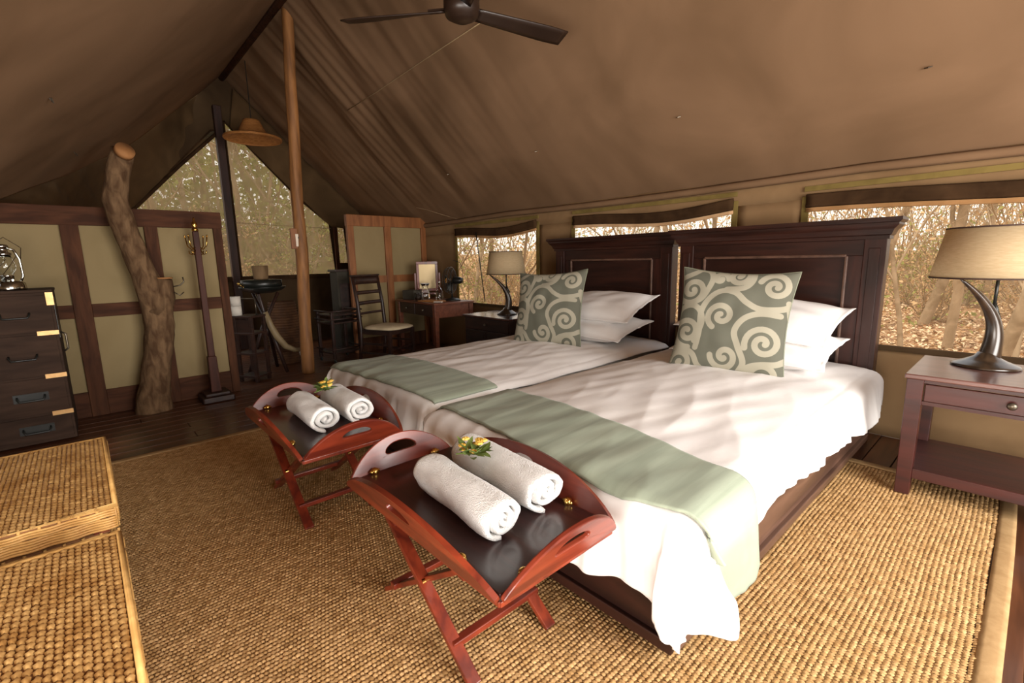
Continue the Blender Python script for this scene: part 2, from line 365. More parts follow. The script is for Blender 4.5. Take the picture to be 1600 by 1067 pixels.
# ---- gable wall with net panes
Mg = Matrix(((0, 0, 1, -8.02), (1, 0, 0, 0), (0, 1, 0, 0), (0, 0, 0, 1)))
pane_l = [(.2, 1.08), (1.69, 1.08), (1.69, 3.14), (1.62, 3.12), (.64, 2.02), (.2, 1.72)]
pane_r = [(1.80, 1.08), (3.24, 1.08), (3.19, 1.90), (2.75, 2.26), (2.05, 3.0), (1.80, 3.28)]
pane_s = [(3.30, 1.25), (3.47, 1.25), (3.43, 1.97), (3.28, 1.99)]
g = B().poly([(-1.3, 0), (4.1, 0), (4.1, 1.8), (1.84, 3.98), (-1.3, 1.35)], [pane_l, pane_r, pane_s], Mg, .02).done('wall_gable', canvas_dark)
struct(g, 'dark canvas gable wall at the far end with net panes')
def pane(name, pts, m, parent, x=-8.01):
    b = B(); vs = [b.bm.verts.new((x, p[0], p[1])) for p in pts]; b.bm.faces.new(vs)
    b2 = b.done('net_pane', m, parent); return b2
for k, P in enumerate((pane_l, pane_r, pane_s)):
    wdw = thing('window_%d' % (k+4), ['net pane left of the dark gable post, above the lattice partition', 'tall net pane between the dark gable post and the roof slope', 'narrow net pane beside the canvas screen at the gable'][k], None)
    wdw['kind'] = 'structure'
    pane('net', P, netg, wdw)
    b = B()
    for a, c in zip(P, P[1:]+P[:1]): b.beam((-7.99, a[0], a[1]), (-7.99, c[0], c[1]), .02, .02)
    b.done('window_frame', blind, wdw)
B().box(-8.0, -7.90, 1.67, 1.765, 0, 3.45).done('gable_post', mat('gable_post_wood', (44, 22, 14), (62, 32, 20), .6, 3, (6, 6, 1)), g, bev=.004)
B().box(-7.99, -7.94, 3.24, 3.30, 0, 2.0).done('door_jamb', framewood, g); B().box(-7.99, -7.94, 3.45, 3.52, 0, 2.05).done('door_jamb', framewood, g)
B().box(-7.99, -7.95, .2, 3.25, 1.02, 1.08).done('sill_rail', blind, g)
B().tube([(-7.97, 1.80, 1.87), (-7.97, 3.2, 1.83)], .004, 6).done('cord', beige, g)
# canvas valance on the right side of the gable, gathered
def val(u, v):
    a = lerp3([(-7.9, 1.95, 3.72), (-7.9, 2.6, 3.10), (-7.9, 3.3, 2.45), (-7.9, 4.0, 1.8)], u); c = lerp3([(-7.93, 1.86, 3.2), (-7.93, 2.05, 2.98), (-7.93, 2.61, 2.40), (-7.93, 3.18, 1.86), (-7.93, 4.0, 1.76)], u)
    p = a*(1-v)+c*v; return p+Vector((.05*noise.noise(Vector((u*14+v*2, v, 1))), 0, 0))
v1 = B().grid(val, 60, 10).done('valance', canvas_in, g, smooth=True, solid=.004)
# ---- window wall
def sheet(b, x0, x1, z0, z1, amp=.008, y=3.98):
    nu = max(2, int((x1-x0)*14)); nv = max(2, int((z1-z0)*14))
    b.grid(lambda u, v: (x0+(x1-x0)*u, y+amp*noise.noise(Vector(((x0+(x1-x0)*u)*2.2, (z0+(z1-z0)*v)*1.2, 0)))*2, z0+(z1-z0)*v), nu, nv)
WIN = [(-5.50, -3.88, .685, 1.64), (-3.37, -1.66, .66, 1.64), (-1.18, 1.0, .635, 1.62)]
b = B()
sheet(b, -8.0, 2.25, 0, .635); sheet(b, -8.0, 2.25, 1.64, 1.84, .004)
sheet(b, -8.0, WIN[0][0], .635, 1.64); sheet(b, WIN[0][1], WIN[1][0], .635, 1.64); sheet(b, WIN[1][1], WIN[2][0], .635, 1.64); sheet(b, WIN[2][1], 2.25, .635, 1.64)
sheet(b, WIN[0][0], WIN[0][1], .635, .685, .002); sheet(b, WIN[1][0], WIN[1][1], .635, .66, .002); sheet(b, WIN[2][0], WIN[2][1], 1.62, 1.64, .002)
wb = b.done('wall_back', canvas_wall, smooth=True, solid=.006); struct(wb, 'canvas wall with net windows behind the headboards')
B().grid(lambda u, v: (-8+10.25*u, 3.955-.02*math.sin(v*PI)-.008*noise.noise(Vector((u*40, 0, 0))), 1.835-.055*v-.02*abs(math.sin(u*9))), 160, 4).done('eave_flap', canvas, wb, smooth=True, solid=.005)
wl = ['net window behind the desk fan, left of the left bed', 'net window behind the left headboard', 'wide net window behind the right bedside lamp']
for k, (x0, x1, z0, z1) in enumerate(WIN):
    W = thing('window_%d' % (k+1), wl[k], None); W['kind'] = 'structure'
    b = B(); b.grid(lambda u, v: (x0+(x1-x0)*u, 3.99, z0+(z1-z0)*v), 4, 4); b.done('net', netw, W)
    b = B(); tw = .045
    b.box(x0-.01, x0+tw-.01, 3.955, 3.968, z0-.02, z1+.04); b.box(x1-tw+.01, x1+.01, 3.955, 3.968, z0-.02, z1+.04)
    b.done('side_trim', khaki, W)
    B().box(x0, x1, 3.955, 3.968, z1+.075, z1+.11).done('top_trim', khaki, W)
    B().box(x0-.01, x1+.01, 3.95, 3.966, z0-.035, z0).done('bottom_trim', canvas_dark, W)
    L_ = x1-x0
    def bl(dz, r, lo):
        def f(u, v):
            sag = -.035*math.sin(PI*u)*lo+.012*math.sin(u*7)
            return (x0+.02+(L_-.04)*u, 3.945+.012*math.sin(v*PI), z1+.055-dz-sag*-1-r*v)
        return f
    B().grid(bl(0, .095, 1), 40, 5).done('rolled_blind', blind, W, smooth=True, solid=.02)
    B().grid(bl(.093, .032, 1.0), 40, 3).done('blind_hem', pink_band if k == 1 else blind_edge, W, smooth=True, solid=.008)
# ---- hidden walls beside and behind the camera, each with an open doorway
b = B()
for (x0, x1, z0, z1) in ((-8.3, -1.1, 0, 1.55), (1.7, 2.25, 0, 1.55)): b.box(x0, x1, -1.3, -1.28, z0, z1)
struct(b.done('wall_front', canvas_wall), 'canvas wall behind the camera with an open doorway')
b = B(); b.poly([(-1.3, 0), (.3, 0), (.3, 2.1), (2.9, 2.1), (2.9, 0), (4.02, 0), (4.02, 1.8), (1.84, 3.9), (-1.3, 1.5)], [], Matrix(((0, 0, 1, 2.24), (1, 0, 0, 0), (0, 1, 0, 0), (0, 0, 0, 1))), .02)
struct(b.done('wall_right', canvas_wall), 'canvas wall at the near end with a wide open doorway')

# ---- tree trunk column
tt = thing('tree_trunk', 'gnarled bare tree trunk standing before the lattice partition, sawn branch stub at mid height', 'tree trunk', (-5.12, .34, 0))
P = [(0, 0, -.005, .135), (0, .0, .10, .128), (0, .035, .25, .11), (0, .09, .5, .105), (0, .13, .75, .11), (0, .13, .95, .115), (0, .09, 1.12, .10), (0, .05, 1.28, .088), (0, .02, 1.45, .088), (0, -.02, 1.62, .09), (0, -.04, 1.8, .088), (-.01, .0, 2.0, .082), (-.02, .06, 2.2, .075)]
n = 90; pp = []; rr = []
for i in range(n):
    f = i/(n-1)*(len(P)-1); k = min(int(f), len(P)-2); f -= k; f = f*f*(3-2*f)*.5+f*.5
    pp.append([P[k][j]*(1-f)+P[k+1][j]*f for j in range(3)]); rr.append(P[k][3]*(1-f)+P[k+1][3]*f)
b = B().tube(pp, rr, 28)
for v in b.bm.verts:
    c = Vector((0, 0, v.co.z)); kk = min(range(n), key=lambda i: abs(pp[i][2]-v.co.z)); d = Vector((v.co.x-pp[kk][0], v.co.y-pp[kk][1], 0))
    s = 1+.12*noise.noise(Vector((v.co.x*9, v.co.y*9, v.co.z*3)))+.07*noise.noise(Vector((v.co.x*30, v.co.y*30, v.co.z*9)))
    v.co.x = pp[kk][0]+d.x*s; v.co.y = pp[kk][1]+d.y*s
b.done('trunk', bark, tt, smooth=True)
b = B().tube([(.0, .12, .86), (.02, .18, 1.0), (.03, .20, 1.15)], [.11, .085, .07], 20)
for v in b.bm.verts: v.co += Vector((1, 1, 0))*.02*noise.noise(v.co*14)
b.done('branch_stub', bark, tt, smooth=True)
B().lathe([(0, 0), (.062, 0), (.066, -.012), (0, -.012)], 20, (.032, .202, 1.162)).done('sawn_face', cutwood, tt)
B().tube([(.04, .055, 2.17), (.075, .07, 2.19)], [.07, .066], 20).done('sawn_face', cutwood, tt, smooth=True)
B().tube([(.05, .26, 1.08), (.06, .31, 1.09), (.06, .34, 1.12), (.06, .335, 1.16)], .006, 6).tube([(.06, .26, 1.03), (.06, .30, 1.0), (.06, .33, 1.03)], .005, 6).done('hook', steel, tt, smooth=True)

# ---- lattice partition
pt = tag(bpy.data.objects.new('wall_partition', None), 'dark timber lattice partition with olive canvas panels, left of the doorway', None, None, 'structure'); COL.objects.link(pt)
YS = [-.62, -.07, .50, 1.03]
def fb(y, w): return B().box(-5.34, -5.28, y-w/2, y+w/2, 0, 1.62).done('post', framewood, pt, bev=.004)
for y, wd in ((-.62, .11), (-.01, .115), (.52, .095), (1.03, .07)): fb(y, wd)
B().box(-5.345, -5.275, -.9, 1.07, 1.60, 1.75).done('top_rail', framewood_h, pt, bev=.004)
segs = [(-.565, -.068), (.048, .472), (.568, .995)]
for a, c in segs:
    B().box(-5.335, -5.29, a, c, .845, .955).done('mid_rail', framewood_h, pt, bev=.003)
    B().box(-5.335, -5.29, a, c, 0, .215).done('bottom_rail', framewood_h, pt, bev=.003)
    for z0, z1 in ((.215, .845), (.955, 1.60)): B().box(-5.32, -5.312, a, c, z0, z1).done('panel', panelcloth, pt)
# ---- screen behind the desk
sr = tag(bpy.data.objects.new('wall_screen', None), 'honey brown framed screen with cream canvas panels behind the desk', None, None, 'structure'); COL.objects.link(sr)
for y, wd in ((2.79, .09), (3.34, .10), (3.93, .08)): B().box(-6.34, -6.28, y-wd/2, y+wd/2, 0, 1.76).done('post', screenwood, sr, bev=.004)
B().box(-6.345, -6.275, 2.74, 3.975, 1.75, 1.90).done('top_rail', screenwood, sr, bev=.004)
for a, c in ((2.835, 3.29), (3.39, 3.89)):
    B().box(-6.335, -6.29, a, c, .97, 1.07).done('mid_rail', screenwood, sr); B().box(-6.335, -6.29, a, c, 0, .2).done('bottom_rail', framewood, sr)
    for z0, z1 in ((.2, .97), (1.07, 1.75)): B().box(-6.32, -6.312, a, c, z0, z1).done('panel', panelcloth, sr)
# ---- log pole with switch plate
lp = thing('log_pole', 'tall peeled log pole holding up the ridge', 'pole', (-5.59, 1.84, 0))
pp = []; rr = []
for i in range(80):
    z = 3.86*i/79; pp.append((.022*noise.noise(Vector((0, z*1.1, 2)))+.024*z, .016*noise.noise(Vector((3, z*1.2, 1)))+.024*z, z)); rr.append(.070-.004*z+.006*noise.noise(Vector((z*2.5, 0, 0))))
b = B().tube(pp, rr, 24)
for v in b.bm.verts: v.co.x += .005*noise.noise(Vector((v.co.x*30, v.co.y*30, v.co.z*2)))
b.done('log', logwood, lp, smooth=True)
sw = B().box(.055, .085, -.075, .045, 1.42, 1.64).done('mounting_block', screenwood, lp, bev=.004)
B().box(.085, .093, -.03, .05, 1.445, 1.58).done('socket_plate', white_pl, sw, bev=.003)
B().box(.093, .097, -.005, .007, 1.53, 1.55).done('socket_switch', blackm, sw)
# ================================================================ BEDS
def make_bed(xl, xr, label, y0=1.22):
    """xl..xr are the outer faces of the side rails; foot at Y 1.22, headboard front at Y 3.70"""
    w_ = xr-xl; t = thing('bed', label, 'bed', (xl, y0, 0))
    for x, s in ((0, 1), (w_, -1)):
        o = B().box(min(x, x+s*.035), max(x, x+s*.035), .02, 2.47, .05, .33).done('side_rail', bedwood_y, t, bev=.003)
        B().beam((x-s*.008, .0, .065), (x-s*.008, 2.46, .065), .022, .04).done('base_moulding', bedwood_y, o, bev=.004)
        B().beam((x-s*.004, .0, .315), (x-s*.004, 2.46, .315), .012, .022).done('edge_moulding', bedwood_y, o, bev=.003)
    o = B().box(0, w_, -.015, .02, .05, .33).done('foot_rail', bedwood, t, bev=.003)
    B().beam((-.01, -.022, .065), (w_+.01, -.022, .065), .022, .04).done('base_moulding', bedwood, o, bev=.004)
    for x in (.05, w_-.05):
        for y in (.04, 2.3): B().box(x-.04, x+.04, y-.04, y+.04, .0105, .06).done('foot', bedwood_z, t, bev=.004)
    B().box(.04, w_-.04, .03, 2.46, .27, .30).done('slat_base', bedwood, t)
    def mt(): return B().box(.045, w_-.045, .035, 2.45, .30, .475)
    mt().done('mattress', mat('mattress_ticking', (206, 200, 190), (216, 210, 200), .9), t, bev=.03)
    # headboard
    hb = B().box(.09, w_-.09, 2.505, 2.53, .10, 1.335).done('headboard', bedwood, t)
    for x in (0, w_-.115):
        B().box(x, x+.115, 2.475, 2.575, .0005, 1.345).done('post', bedwood_z, hb, bev=.004)
        B().box(x+.028, x+.087, 2.468, 2.48, .28, 1.28).done('post_fillet', bedwood_z, hb, bev=.003)
    # frame round the recessed field: top rail, stiles, bottom rail with bead
    B().box(.115, w_-.115, 2.488, 2.51, 1.235, 1.335).done('top_rail', bedwood, hb, bev=.003)
    B().box(.115, w_-.115, 2.488, 2.51, .40, .50).done('bottom_rail', bedwood, hb, bev=.003)
    for x in (.115, w_-.115-.09): B().box(x, x+.09, 2.488, 2.51, .50, 1.235).done('stile', bedwood_z, hb, bev=.003)
    x0, x1, z0, z1 = .205, w_-.205, .50, 1.235
    b = B()
    for a, c in (((x0, z0), (x1, z0)), ((x1, z0), (x1, z1)), ((x1, z1), (x0, z1)), ((x0, z1), (x0, z0))):
        b.beam((a[0], 2.49, a[1]), (c[0], 2.49, c[1]), .020, .020, (0, -1, 0))
    b.done('panel_bead', bedwood_y, hb, bev=.006)
    # stepped cornice
    prof = [(0, 1.335), (.012, 1.335), (.012, 1.355), (.022, 1.362), (.026, 1.375), (.034, 1.392), (.050, 1.408), (.058, 1.418), (.058, 1.430), (.066, 1.434), (.074, 1.445), (.074, 1.462), (0, 1.462)]
    b = B(); rings = []
    for e, z in prof:
        rings.append([b.bm.verts.new(p) for p in ((-e, 2.475-e, z), (w_+e, 2.475-e, z), (w_+e, 2.575+e*.2, z), (-e, 2.575+e*.2, z))])
    for r0, r1 in zip(rings[:-1], rings[1:]):
        for k in range(4): b.bm.faces.new((r0[k], r0[(k+1) % 4], r1[(k+1) % 4], r1[k]))
    b.bm.faces.new(rings[0][::-1]); b.bm.faces.new(rings[-1]); bmesh.ops.remove_doubles(b.bm, verts=b.bm.verts[:], dist=1e-5)
    b.done('cornice', bedwood, hb)
    return t
BR = (-1.985, -.625); BL = (-3.48, -2.12)
make_bed(*BR, 'dark wooden single bed nearest the camera, panelled headboard with stepped cornice')
make_bed(*BL, 'dark wooden single bed further away, beside the closed black nightstand', 1.34)

def cloth_fn(xl, xr, yf, yh, top, r, flare, fold, seed, crown, lift=0.0):
    def f(a, b_):
        dx = (xl-a) if a < xl else (a-xr if a > xr else 0); sx = -1 if a < xl else 1
        dy = max(0, yf-b_); X = min(max(a, xl), xr); Y = max(b_, yf)
        u = (X-xl)/(xr-xl); v = (Y-yf)/(yh-yf)
        z = top+lift+crown*(math.sin(PI*u)**.6)*(.35+.65*min(1, v*1.6))*(math.sin(PI*min(.98, .06+v*.9))**.4)
        q = noise.noise(Vector((X*1.6+Y*1.2, Y*.9-X*.3, seed)))
        z += .007*q+.006*noise.noise(Vector((X*9-Y*3, Y*2.2+X*2, seed+4)))
        # soft long creases
        z += .0055*(1-abs(noise.noise(Vector((X*5+Y*1.5, Y*1.5, seed+8))))*2)
        d = (dx**2.3+dy**2.3)**(1/2.3)
        if d < 1e-6: return Vector((X, Y, z))
        if dx > 0 and dy > 0 and d > .40: d = .40+.10*math.tanh((d-.40)/.10)
        h_ = math.hypot(dx, dy); nx, ny = sx*dx/h_, -dy/h_
        rr_ = r
        if d < rr_*PI/2: out = rr_*math.sin(d/rr_); dn = rr_*(1-math.cos(d/rr_)); ex = 0
        else: ex = d-rr_*PI/2; out = rr_+flare*ex; dn = rr_+ex*.985
        ang = math.atan2(dy, dx*sx)
        s = (X+Y)*1.0+ang*.35*sx
        k = min(1, d/.25)
        fd = fold*(.35 if dy == 0 and dx > 0 else 1)*k*k*(noise.noise(Vector((s*9.5, d*1.2, seed)))*1.2+.5*noise.noise(Vector((s*18, d*1.5, seed+2))))
        if dx > 0 and dy > 0: fd += fold*1.2*k*k*math.sin(ang*5+seed)
        out += fd+fold*.4*k
        zz = z-dn
        if zz < .022: out += (.022-zz)*.6; zz = .022+.004*noise.noise(Vector((a*20, b_*20, 0)))
        return Vector((X+nx*out, Y+ny*out, zz))
    return f
def drape(name, f, al, ar, bl, bh, nu, nv, m, parent=None, thick=.012):
    """al/ar: side edges as functions of b, bl: front edge as function of u"""
    def g_(u, v):
        b0 = bl(u); bb = b0+(bh(u)-b0)*v; a0 = al(bb); a1 = ar(bb); return f(a0+(a1-a0)*u, bb)
    o = B().grid(g_, nu, nv).done(name, m, parent, smooth=True, solid=thick, normals=False); return o
# --- right bed duvet
FR = cloth_fn(BR[0]+.055, BR[1]-.015, 1.245, 3.68, .505, .075, .045, .058, 1.0, .075)
side = lambda y: interp(y, [(.8, .38), (1.2, .37), (1.45, .32), (1.60, .24), (1.8, .19), (2.1, .215), (2.6, .235), (3.0, .26), (3.35, .31), (3.68, .25)])+.006*math.sin(y*9)+.012*noise.noise(Vector((y*3.1, 0, 0)))
foot = lambda u: interp(u, [(0, .10), (.2, .30), (.45, .36), (.62, .33), (.80, .35), (.92, .40), (1, .41)])+.012*math.sin(u*23)
DR = drape('duvet', FR, lambda y: BR[0]+.055-.075, lambda y: BR[1]-.015+side(y), lambda u: 1.245-foot(u), lambda u: 3.67, 190, 200, linen)
tag(DR, 'white duvet on the bed nearest the camera, corner trailing to the rug', 'duvet')
# --- left bed duvet
FL = cloth_fn(BL[0]+.015, BL[1]-.055, 1.375, 3.80, .492, .075, .08, .045, 5.0, .06)
DL = drape('duvet', FL, lambda y: BL[0]+.015-.26, lambda y: BL[1]-.055+.075, lambda u: 1.375-interp(u, [(0, .30), (.5, .34), (1, .28)]), lambda u: 3.79, 150, 170, linen)
tag(DL, 'white duvet on the far bed', 'duvet')
# --- green throws
TR = cloth_fn(BR[0]+.055, BR[1]-.015, 1.245, 3.68, .505, .08, .045, .058, 1.0, .075, .016)
th = drape('throw', TR, lambda y: BR[0]-.005, lambda y: BR[1]-.015+.40+.0*y, lambda u: interp(u, [(0, 1.29), (.5, 1.19), (.68, 1.17), (.80, 1.23), (1, 1.27)]), lambda u: interp(u, [(0, 1.74), (.6, 1.60), (.75, 1.56), (1, 1.63)]), 150, 44, throwc, thick=.010)
for v in th.data.vertices:
    if v.co.x > BR[1]-.02: v.co.x += .006
tag(th, 'sage green throw across the foot of the bed nearest the camera', 'throw')
TL = cloth_fn(BL[0]+.015, BL[1]-.055, 1.375, 3.80, .492, .08, .08, .02, 5.0, .06, .016)
tl = drape('throw', TL, lambda y: BL[0]+.015-.30, lambda y: BL[1]-.0, lambda u: interp(u, [(0, 1.29), (.25, 1.31), (1, 1.345)]), lambda u: interp(u, [(0, 1.78), (1, 1.80)]), 120, 40, throwc, thick=.010)
tag(tl, 'sage green throw across the foot of the far bed', 'throw')
# --- pillows
def cushion(nu, nv, W, Hh, T, p=2.2, pinch=.10, flange=0, seed=0):
    """pillow mesh in the XZ plane, thickness along Y; returns builder"""
    b = B(); front = []; 
    def f(sgn):
        def g_(u, v):
            a = (u*2-1); c = (v*2-1)
            e = 1-flange; aa = min(1, abs(a)/e); cc = min(1, abs(c)/e)
            th_ = T/2*((max(0, 1-aa**p))*(max(0, 1-cc**p)))**.5
            # edges bow inwards between the pointed corners
            x = a*W/2*(1-pinch*(1-c*c)**1.0*abs(a)**3); z = c*Hh/2*(1-pinch*(1-a*a)**1.0*abs(c)**3)
            wr = .012*noise.noise(Vector((a*3, c*3, seed)))*(1-max(aa, cc)**4)
            fl_ = 0 if not flange else .015*noise.noise(Vector((a*4, c*4, seed+3)))*max(0, max(abs(a), abs(c))-e)/max(flange, 1e-3)
            return (x, sgn*(th_+.003)+wr+fl_, z)
        return g_
    b.grid(f(-1), nu, nv); b.grid(f(1), nu, nv, True)
    bmesh.ops.remove_doubles(b.bm, verts=b.bm.verts[:], dist=.0002)
    # close the rim
    bd = [e for e in b.bm.edges if e.is_boundary]
    if bd: bmesh.ops.bridge_loops(b.bm, edges=bd)
    return b
def pillow(x, y, z, rx, ry, rz, label, seed, W=.86, Hh=.56, T=.19):
    t = cushion(44, 32, W, Hh, T, 2.4, .07, .09, seed).done('pillow', pillowc, smooth=True)
    t.location = (x, y, z); t.rotation_euler = (rx, ry, rz); return tag(t, label, 'pillow')
H90 = math.radians(-78)
pillow(-1.20, 3.28, .665, H90, .02, .02, 'lower white pillow in the stack on the bed nearest the camera', 1, .94)
pillow(-1.22, 3.38, .835, math.radians(-70), .06, .0, 'upper white pillow in the stack on the bed nearest the camera', 2, .96)
pillow(-2.66, 3.36, .655, H90, .02, .02, 'lower white pillow in the stack on the far bed', 3, .98)
pillow(-2.64, 3.45, .82, math.radians(-70), -.02, .03, 'upper white pillow in the stack on the far bed', 4, .96)
# --- swirl cushions
def swirl_lines():
    L = []
    def sp(cx, cy, R, a0, turns, d, r1=.12):
        n = 40; P = []
        for i in range(n+1):
            f = i/n; r = R*(1-f)+R*r1*f; a = math.radians(a0)+d*f*turns*2*PI
            P.append((cx+r*math.cos(a), cy+r*math.sin(a)))
        return P
    def curve(*pts):
        P = []; p = [pts[0]]+list(pts)+[pts[-1]]
        for i in range(1, len(p)-2):
            for j in range(12):
                t = j/12; q = []
                for k in range(2):
                    a, b_, c, d = p[i-1][k], p[i][k], p[i+1][k], p[i+2][k]
                    q.append(.5*((2*b_)+(-a+c)*t+(2*a-5*b_+4*c-d)*t*t+(-a+3*b_-3*c+d)*t**3))
                P.append(tuple(q))
        P.append(pts[-1]); return P
    # u right, v down, both 0..1 over the cushion front
    L += [sp(.13, .24, .135, 150, 1.5, -1), sp(.145, .64, .145, 80, 1.6, 1), sp(.43, .47, .125, 120, 1.35, 1),
          sp(.52, .08, .095, -20, 1.2, 1), sp(.83, .17, .13, 200, 1.5, 1), sp(.50, .83, .12, 180, 1.3, -1), sp(.80, .68, .15, 160, 1.6, 1),
          sp(.84, .97, .12, 190, 1.2, 1), sp(.12, .93, .11, 180, 1.1, 1), sp(.37, .12, .07, 0, 1.0, -1)]
    L += [curve((.02, .50), (.06, .42), (.16, .39), (.24, .44), (.27, .56), (.22, .72)), curve((.24, .78), (.26, .62), (.25, .45), (.30, .32), (.40, .24), (.52, .25), (.62, .33), (.74, .38), (.90, .36), (1., .30)),
          curve((.10, .38), (.22, .33), (.28, .22), (.30, .12), (.26, .04), (.16, .02)), curve((.44, .22), (.58, .20), (.64, .12), (.64, .0)), curve((.62, .96), (.66, .86), (.60, .72), (.56, .60), (.62, .48), (.74, .42), (.90, .42)),
          curve((.0, .82), (.10, .79), (.22, .84), (.28, .94), (.38, 1.0)), curve((.64, 1.0), (.70, .90), (.80, .86), (.92, .84), (1.0, .78)), curve((.95, .30), (.98, .45), (1.0, .55)), curve((.0, .12), (.06, .10), (.14, .06), (.20, .0))]
    return L
SW = swirl_lines(); SPT = np.array([p for l in SW for p in [((a[0]*(1-k/4)+b_[0]*k/4), (a[1]*(1-k/4)+b_[1]*k/4)) for a, b_ in zip(l[:-1], l[1:]) for k in range(4)]])
def swirlmat():
    m = bpy.data.materials.new('swirl_print_fabric'); m.use_nodes = True; N = m.node_tree.nodes; L = m.node_tree.links; bs = N['Principled BSDF']
    bs.inputs['Roughness'].default_value = .8; bs.inputs['Specular IOR Level'].default_value = .25
    at = N.new('ShaderNodeAttribute'); at.attribute_name = 'print'; r = N.new('ShaderNodeValToRGB')
    r.color_ramp.elements[0].position = .42; r.color_ramp.elements[0].color = (*lin((94, 94, 82)), 1); r.color_ramp.elements[1].position = .58; r.color_ramp.elements[1].color = (*lin((152, 147, 130)), 1)
    L.new(at.outputs['Fac'], r.inputs[0]); L.new(r.outputs[0], bs.inputs['Base Color']); return m
swm = swirlmat()
def swirl_cushion(x, y, z, rx, ry, rz, label, W=.66, Hh=.67):
    n = 170; b = cushion(n, n, W, Hh, .20, 2.0, .095, 0, 11)
    o = b.done('cushion', swm, smooth=True); me = o.data
    co = np.zeros(len(me.vertices)*3); me.vertices.foreach_get('co', co); co = co.reshape(-1, 3)
    U = co[:, 0]/W+.5; V = .5-co[:, 2]/Hh; val = np.zeros(len(co))
    for s in range(0, len(co), 4000):
        d = np.min((U[s:s+4000, None]-SPT[None, :, 0])**2+(V[s:s+4000, None]-SPT[None, :, 1])**2, axis=1)**.5
        wl_ = .0255; val[s:s+4000] = np.clip(.5+(wl_-d)/.012, 0, 1)
    at = me.attributes.new('print', 'FLOAT', 'POINT'); at.data.foreach_set('value', val.astype(np.float32))
    pp = [];
    for i in range(121):
        f = i/120*4; k = int(f) % 4; q = (f-int(f))*2-1
        a, c = ((q, -1), (1, q), (-q, 1), (-1, -q))[k]
        pp.append((a*W/2*(1-.095*(1-c*c)*abs(a)**3), 0, c*Hh/2*(1-.095*(1-a*a)*abs(c)**3)))
    B().tube(pp, .0045, 6).done('piping', mat('cushion_piping', (120, 124, 104)), o, smooth=True)
    o.location = (x, y, z); o.rotation_euler = (rx, ry, rz); return tag(o, label, 'cushion')
swirl_cushion(-1.22, 2.93, .845, math.radians(-17), math.radians(3), math.radians(14), 'square grey green swirl print cushion leaning on the pillows of the bed nearest the camera')
swirl_cushion(-2.80, 2.98, .83, math.radians(-19), math.radians(-3), math.radians(16), 'square grey green swirl print cushion leaning on the pillows of the far bed')

# ================================================================ TRAY TABLES
def make_tray(x0, y0, label, turn=0):
    """board corner at (0,0), long side L along X, short side D along Y, board top at z=.45"""
    t = thing('tray_table', label, 'tray table', (x0, y0, 0), turn); L_, D_, Z = .85, .455, .45
    B().box(0, L_, 0, D_, Z-.022, Z).done('tray_board', tray_dark, t, bev=.003)
    b = B(); b.box(.0, L_, -.004, .012, Z-.036, Z-.02).box(0, L_, D_-.012, D_+.004, Z-.036, Z-.02).box(-.004, .012, 0, D_, Z-.036, Z-.02).box(L_-.012, L_+.004, 0, D_, Z-.036, Z-.02)
    b.done('board_edge', mahog, t, bev=.002)
    def flap(org, along, outw, ln, h, tilt, name='flap', m=mahog):
        al = Vector(along); ou = Vector(outw); up = Vector((0, 0, 1))
        tdir = ou*math.cos(tilt)+up*math.sin(tilt); nrm = al.cross(tdir)
        M = Matrix(((al.x, tdir.x, nrm.x, org[0]), (al.y, tdir.y, nrm.y, org[1]), (al.z, tdir.z, nrm.z, org[2]), (0, 0, 0, 1)))
        n = 36; outer = [(0, 0), (ln, 0)]
        for i in range(n+1):
            u = i/n; s = ln*(1-u); q = abs(2*s/ln-1); outer.append((s, .010+h*(1-q**2.1)**.85))
        hw = .068; hh = .019; hc = h*.66
        hole = [(ln/2+hw*math.copysign(abs(math.cos(a))**.8, math.cos(a)), hc+hh*math.sin(a)+.012*(-(math.cos(a))**2)) for a in [2*PI*k/28 for k in range(28)]]
        f = B().poly(outer, [hole], M, .016).done(name, m, t, bev=.004)
        for s in (ln*.2, ln*.8):
            p = M @ Vector((s, .002, .017 if nrm.z > 0 else -.001)); q = M @ Vector((s, .03, .018 if nrm.z > 0 else -.002))
            c = Vector((org[0], org[1], Z))+al*s-ou*.010+up*.008
            B().ball(c, .016, .016, .015, 14, 10).ball(c+al*.013, .008, .008, .008, 10, 8).ball(c-al*.013, .008, .008, .008, 10, 8).done('hinge', brass, f, smooth=True)
    T = math.radians(70)
    flap((0, 0, Z-.012), (1, 0, 0), (0, -1, 0), L_, .125, T)
    flap((L_, D_, Z-.012), (-1, 0, 0), (0, 1, 0), L_, .125, T)
    flap((0, D_, Z-.012), (0, -1, 0), (-1, 0, 0), D_, .125, T, m=mahog_y)
    flap((L_, 0, Z-.012), (0, 1, 0), (1, 0, 0), D_, .125, T, m=mahog_y)
    # scissor legs
    zt = Z-.03
    for y, dy in ((.055, 0), (D_-.075, 0)):
        B().beam((.12, y, zt), (.66, y, .012), .018, .042, (0, 1, 0), ).done('leg', mahog, t, bev=.003)
        y2 = y+.024
        B().beam((.70, y2, zt), (.09, y2, .012), .018, .042, (0, 1, 0)).done('leg', mahog, t, bev=.003)
        B().lathe([(0, -.006), (.009, -.006), (.009, .03), (0, .03)], 12, M=Matrix.Translation((.398, y-.004, .215)) @ Matrix.Rotation(-PI/2, 4, 'X')).done('pivot', brass, t)
    for x, z in ((.56, .088), (.185, .085), (.22, zt-.075), (.62, zt-.065)):
        B().beam((x, .045, z), (x, D_-.045, z), .03, .022).done('stretcher', mahog_y, t, bev=.003)
    return t
make_tray(-1.635, .655, 'folding mahogany butler tray table nearest the camera, holding two rolled towels')
make_tray(-2.84, .60, 'folding mahogany butler tray table further left, at the foot of the far bed')

